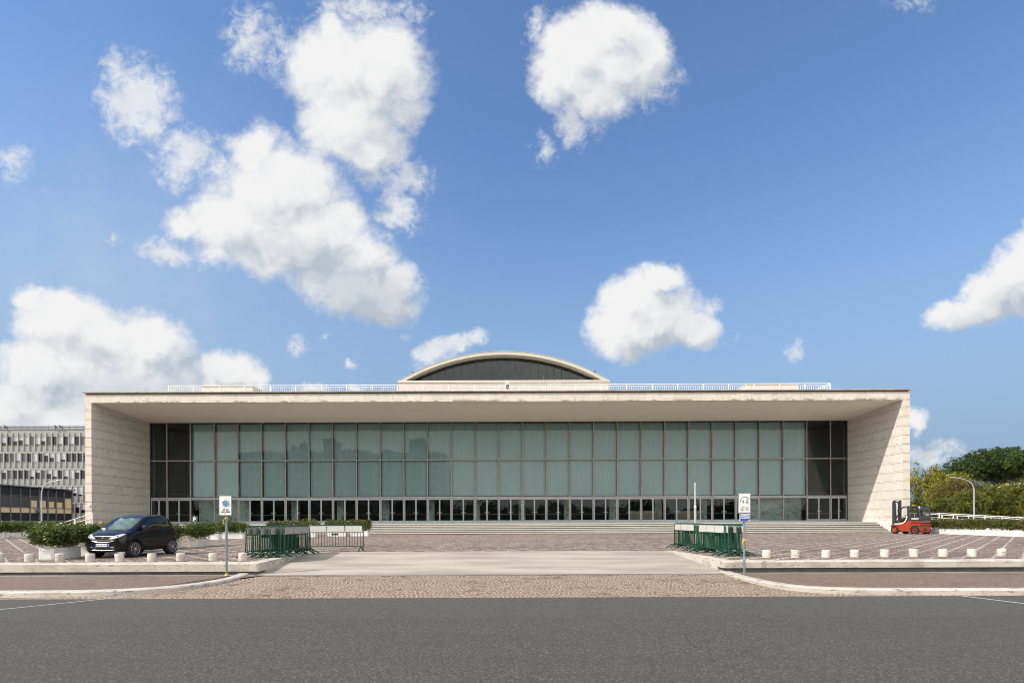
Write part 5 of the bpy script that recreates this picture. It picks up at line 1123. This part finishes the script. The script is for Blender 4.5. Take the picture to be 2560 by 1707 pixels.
b = MB(); b.tube([(.33 + .17 * math.cos(R(a)), -.22 + .05 * math.sin(R(a)), 1.0 + .17 * math.sin(R(a))) for a in range(0, 360, 30)], .014, 6, closed=True); b.build('steering_wheel', M['interior'], car)
for s in (-1, 1):
    for yw, w in ((-.80, .155), (1.067, .175)):
        Mx = Matrix.Translation((s * .668, yw, .295)) @ Matrix.Rotation(R(90), 4, 'Y')
        b = MB(); h = w / 2 + .02; b.lathe([(.20, -h), (.27, -h), (.292, -h + .03), (.295, 0), (.292, h - .03), (.27, h), (.20, h * .98)], 30, Mx @ Matrix.Translation((0, 0, s * .02))); wh = b.build('wheel', M['tyre'], car)
        b = MB(); Mr = Matrix.Translation((s * (.668 + .02 + h - .004), yw, .295)) @ Matrix.Rotation(R(90) * s, 4, 'Y')
        b.lathe([(.180, -.03), (.196, .002), (.205, .010), (.212, .004)], 30, Mr, caps=False); b.lathe([(.045, -.01), (.045, .012), (.03, .018)], 14, Mr)
        for q_ in range(9):
            a = R(40 * q_); Ms = Mr @ Matrix.Rotation(a, 4, 'Z'); b.box(.035, .19, -.011, .011, -.012, .006, Ms)
        b.build('rim', M['rim'], wh)
    def lens(u, v, s=s):
        t = u; w = .072 * (math.sin(math.pi * (t * .9 + .07)) ** .65); return s * (.27 + .40 * t), .690 + .145 * t ** 1.25 + (v - .5) * 2 * w * (.75 + .35 * t)
    hl = front_patch(lens, 14, 6, .012).build('headlight', M['lens'], car)
    def eye(u, v, s=s): a = u * 6.283; return s * .53 + .028 * v * math.cos(a), .772 + .028 * v * math.sin(a)
    front_patch(eye, 12, 2, .014).build('projector', M['interior'], hl)
    b = MB(); b.cbox(s * .84 - .085, s * .84 + .085, -.50, -.36, 1.0, 1.14, .035); b.tube([(s * .74, -.42, 1.01), (s * .83, -.42, 1.05)], .025, 6); b.build('mirror', M['car_plastic'], car)
    for z in (.86, .73): b = MB(); b.lathe([(.055, -.03), (.06, 0), (.045, .03)], 14, Matrix.Translation((s * .70, 1.262, z + .04)) @ Matrix.Rotation(R(68) * s, 4, 'Y')); b.build('tail_light', M['red_lens'], car)
    b = MB(); b.tube([(s * .77, -.42, .26), (s * .794, -.42, .52), (s * .788, -.42, .80), (s * .755, -.40, .97)], .004, 4); b.tube([(s * .77, .62, .26), (s * .796, .62, .52), (s * .792, .63, .84), (s * .757, .64, 1.02)], .004, 4); b.tube([(s*.796, .46, .84), (s*.80, .58, .84)], .014, 6); b.build('door_seam', M['black'], car)
front_patch(lambda u, v: ((u - .5) * .92, .575 + .085 * v - .10 * (abs(u - .5) * 1.0) ** 2 + .12 * (u - .5) ** 2), 16, 3, .008).build('grille', M['black'], car)
front_patch(lambda u, v: ((u - .5) * .84, .553 + .016 * v + .16 * (u - .5) ** 2), 16, 1, .018).build('grille_trim', M['chrome'], car)
front_patch(lambda u, v: ((u - .5) * .90, .262 + .018 * v + .10 * (u - .5) ** 2), 16, 1, .016).build('lower_trim', M['chrome'], car)
front_patch(lambda u, v: ((u - .5) * .95, .30 + .10 * v + .04 * (u - .5) ** 2), 16, 2, .008).build('lower_intake', M['black'], car)
YN = bv.ray_cast(Vector((0, -3, .46)), Vector((0, 1, 0)))[0].y + 1.355
b = MB(); b.box(-.25, .25, YN - 1.385, YN - 1.352, .405, .515); pl = b.build('number_plate', M['plate_white'], car)
for s in (-1, 1): b = MB(); b.box(min(s*.205, s*.25), max(s*.205, s*.25), YN - 1.388, YN - 1.3855, .406, .514); b.build('blue_band', M['plate_blue'], pl)
b = MB(); rr = random.Random(2)
for i in range(7): x = -.175 + i * .055 + (.01 if i > 1 else 0) + (.01 if i > 4 else 0); b.box(x - .014, x - .006, YN - 1.388, YN - 1.3855, .43, .49); b.box(x + .006, x + .013, YN - 1.388, YN - 1.3855, .43, .49); b.box(x - .006, x + .006, YN - 1.388, YN - 1.3855, .455, .465)
b.build('plate_characters', M['ink'], pl)
b = MB()
for x0, x1 in ((-.36, .02), (.10, .50)): b.tube([(x0, -.86, .99), ((x0 + x1) / 2, -.82, 1.02), (x1, -.80, 1.025)], .010, 5)
b.build('wiper', M['black'], car)
b = MB(); b.lathe([(.035, 0), (.03, .008)], 16, Matrix.Translation((0, bv.ray_cast(Vector((0, -3, .715)), Vector((0, 1, 0)))[0].y - .002, .715)) @ Matrix.Rotation(R(90), 4, 'X')); b.build('badge', M['chrome'], car)
b = MB(); b.box(.30, .44, -.60, -.598, 1.02, 1.10, Matrix.Translation((-.85, -.17, -.03))); b.build('paper_slip', M['plate_white'], car)

# ------------------------------------------------------------------ forklift (front towards +y), seen from its rear left
fk = empty('forklift', 'orange red forklift truck parked facing the right pier', 'forklift', (32.36, 41.35, plaza_z(41.4)), R(14))
def side_prism(poly, x0, x1): b = MB(); b.extrude([(x0, y, z) for y, z in poly], (x1 - x0, 0, 0)); return b
# chassis and counterweight
cw = [(-.58,.34),(-.52,.14),(-.40,.12),(.30,.12),(.62,.20),(1.25,.22),(1.40,.50),(1.62,.66),(1.86,.66),(1.92,.60),(1.92,.78),(1.75,.80),(.86,.80),(.70,.98),(.55,1.06),(-.30,1.06),(-.50,1.02),(-.58,.92),(-.62,.62)]
m_ = MB(); W = .56
for x0, x1, k_ in ((-W, -W + .06, .03), (-W + .06, W - .06, 0), (W - .06, W, .03)):
    pl_ = [(y + (k_ if y < 0 else 0), z - (k_ * .7 if z > .9 else 0)) for y, z in cw]; m_.extrude([(x0, y, z) for y, z in pl_], (x1 - x0, 0, 0))
hull = m_.build('body', M['fork_orange'], fk)
b = MB(); b.box(-W - .004, W + .004, -.615, .30, .84, .93); b.build('upper_slot', M['black'], hull); b = MB(); b.box(-W - .004, W + .004, -.635, .0, .64, .70); b.build('lower_slot', M['black'], hull)
b = MB(); b.box(-.10, .10, -.66, -.58, .30, .46); b.tube([(0, -.65, .30), (0, -.65, .50)], .02, 6); b.build('tow_pin', M['fork_grey'], hull)
for s in (-1, 1):
    for yw, rad, wd_, in ((0, .30, .18), (1.62, .31, .22)):
        b = MB(); b.lathe([(rad + .07, -.02), (rad + .07, .012)], 26, Matrix.Translation((s * (W + .001), yw, rad + .02)) @ Matrix.Rotation(R(90) * s, 4, 'Y'));
        if yw == 0: b.build('wheel_arch', M['black'], hull)
        Mx = Matrix.Translation((s * (W - .06 + (.03 if yw else 0)), yw, rad)) @ Matrix.Rotation(R(90) * s, 4, 'Y'); h = wd_ / 2
        b = MB(); b.lathe([(rad * .55, -h), (rad * .9, -h), (rad, -h * .6), (rad, h * .6), (rad * .92, h), (rad * .58, h), (rad * .55, h * .6)], 28, Mx); wh = b.build('wheel', M['tyre'], fk)
        b = MB(); b.lathe([(rad * .55, h * .3), (rad * .57, h * 1.02), (rad * .46, h * .9), (rad * .3, h * .6), (.05, h * .75), (.001, h * .78)], 20, Mx)
        for q_ in range(6): b.lathe([(.02, h * .6), (.02, h * .85)], 8, Mx @ Matrix.Rotation(R(60 * q_), 4, 'Z') @ Matrix.Translation((rad * .36, 0, 0)))
        b.build('rim', M['fork_orange'], wh)
# overhead guard
for s in (-1, 1):
    x = s * .50; b = MB()
    b.tube([(x, 1.72, .80), (x, 1.56, 1.25), (x, 1.12, 2.02), (x, .98, 2.14), (x, .60, 2.17)], .045, 6); b.tube([(x, .60, 2.17), (x, -.30, 2.17), (x, -.36, 2.10), (x, -.54, 1.60), (x, -.54, 1.08)], .05, 6); b.box(x - .05, x + .05, .50, .62, .95, 2.15)
    b.build('guard_post', M['fork_grey'], fk)
b = MB(); b.box(-.50, .50, -.30, 1.0, 2.15, 2.20); b.build('guard_roof', M['fork_grey'], fk)
b = MB(); b.box(-.46, .46, -.56, -.52, 1.08, 1.42); b.box(-.46, .46, -.44, -.40, 1.9, 2.1)
for z in (1.14, 1.22, 1.30): b.box(-.46, .46, -.59, -.561, z, z + .035)
b.build('rear_louvre', M['fork_grey'], fk)
for s in (-1, 1): b = MB(); b.box(min(s*.50, s*.548), max(s*.50, s*.548), -.50, .52, 1.07, 1.36); b.build('cab_panel', M['fork_grey'], fk)
for s in (-1, 1): b = MB(); b.add([(s * .51, -.48, 1.37), (s * .51, .50, 1.37), (s * .51, .50, 2.12), (s * .51, -.33, 2.12), (s * .51, -.48, 1.70)], [tuple(range(5))]); b.build('cab_pane', M['fork_glass'], fk, recalc=False)
b = MB()
for z in (1.16, 1.24): b.box(-.556, -.549, -.44, .28, z, z + .03)
b.build('white_stripe', M['white_metal'], fk)
b = MB(); b.cbox(-.25, .25, .05, .50, 1.06, 1.20, .03); b.cbox(-.25, .25, -.02, .12, 1.15, 1.65, .04); b.build('seat', M['seat'], fk)
b = MB(); b.box(-.46, .46, 1.30, 1.70, .80, 1.10); b.cbox(-.30, .30, 1.22, 1.42, 1.0, 1.28, .04); b.tube([(0, 1.30, 1.2), (0, 1.10, 1.36)], .025, 6); b.tube([(.17 * math.cos(R(a)), 1.08 + .10 * math.sin(R(a)), 1.38 + .13 * math.sin(R(a))) for a in range(0, 360, 30)], .014, 6, closed=True); b.build('dashboard', M['fork_grey'], fk)
# pale curved marking sweeping from the sill up the guard post
b = MB(); pts = [(1.66, .80), (1.30, .80), (1.05, .83), (.86, .92), (.74, 1.06), (.66, 1.22), (.62, 1.42)]; vs = []
for i, (y, z) in enumerate(pts):
    a = pts[max(0, i-1)]; c_ = pts[min(len(pts)-1, i+1)]; d = Vector((c_[0]-a[0], c_[1]-a[1])).normalized(); nrm = Vector((-d.y, d.x)) * .04
    vs += [(-W - .008, y + nrm.x, z + nrm.y), (-W - .008, y - nrm.x, z - nrm.y)]
b.add(vs, [(2*i, 2*i+1, 2*i+3, 2*i+2) for i in range(len(pts)-1)]); b.build('white_marking', M['white_metal'], fk)
b = MB(); b.box(-W - .003, -.30, .92, 1.24, .805, .96); b.build('battery_cover', M['fork_orange'], fk)
# mast
b = MB()
for s in (-1, 1): b.box(s * .30 - .055, s * .30 + .055, 1.98, 2.12, .10, 2.66); b.box(s * .30 - .045, s * .30 + .045, 2.125, 2.21, .12, 2.60)
for z in (.35, 1.35, 2.52): b.box(-.25, .25, 2.0, 2.06, z, z + .10)
b.box(-.36, .36, 1.97, 2.13, 2.662, 2.72); b.build('mast', M['fork_grey'], fk)
b = MB()
for s in (-1, 1): b.tube([(s * .19, 2.02, .2), (s * .19, 2.02, 2.45)], .035, 8); b.tube([(s * .42, 1.5, .78), (s * .34, 1.99, 1.1)], .03, 6); b.tube([(s * .1, 2.0, 2.6), (s * .08, 1.9, 2.3), (s * .1, 1.92, 2.0), (s * .12, 2.0, 1.5)], .014, 5)
b.build('lift_cylinder', M['fork_grey'], fk)
b = MB(); b.box(-.42, .42, 2.22, 2.28, .22, .30); b.box(-.42, .42, 2.22, 2.28, .58, .66)
for x in (-.34, 0, .34): b.box(x - .03, x + .03, 2.225, 2.275, .301, .579)
b.build('carriage', M['fork_grey'], fk)
for s in (-1, 1): b = MB(); b.box(s * .26 - .05, s * .26 + .05, 2.282, 2.33, .06, .62); b.box(s * .26 - .05, s * .26 + .05, 2.331, 3.0, .06, .10); b.build('fork', M['pole_grey'], fk)
b = MB(); b.lathe([(.06, 2.2), (.06, 2.27), (.03, 2.29)], 12, Matrix.Translation((-.30, .32, 0))); b.build('beacon', M['orange'], fk)
b = MB(); b.cbox(-.52, -.38, -.46, -.38, 2.0, 2.16, .02); b.build('work_lamp', M['white_metal'], fk)
b = MB(); b.box(-.62, -.54, 1.90, 1.95, .18, .55); b.build('mudguard', M['white_metal'], fk)

# tail of the truck is short: draw everything behind the rear axle closer, and the mast back onto the front axle
def kids(o):
    for c_ in o.children: yield c_; yield from kids(c_)
for o in kids(fk):
    nm = o.name.split('.')[0]
    if nm in ('wheel', 'rim', 'wheel_arch'): continue
    dy = -.17 if nm in ('mast', 'lift_cylinder', 'carriage', 'fork', 'mudguard') else 0
    for v in o.data.vertices:
        if dy: v.co.y += dy
        elif v.co.y < 0: v.co.y *= .66
sc.render.film_transparent = False
try:
    sc.cycles.use_denoising = True; sc.cycles.max_bounces = 8; sc.cycles.transparent_max_bounces = 12; sc.cycles.sample_clamp_indirect = 6.0; sc.cycles.caustics_reflective = False; sc.cycles.caustics_refractive = False
    sc.cycles.pixel_filter_type = 'BLACKMAN_HARRIS'; sc.cycles.filter_width = 1.0
    wd.cycles.sampling_method = 'MANUAL'; wd.cycles.sample_map_resolution = 512
except Exception: pass
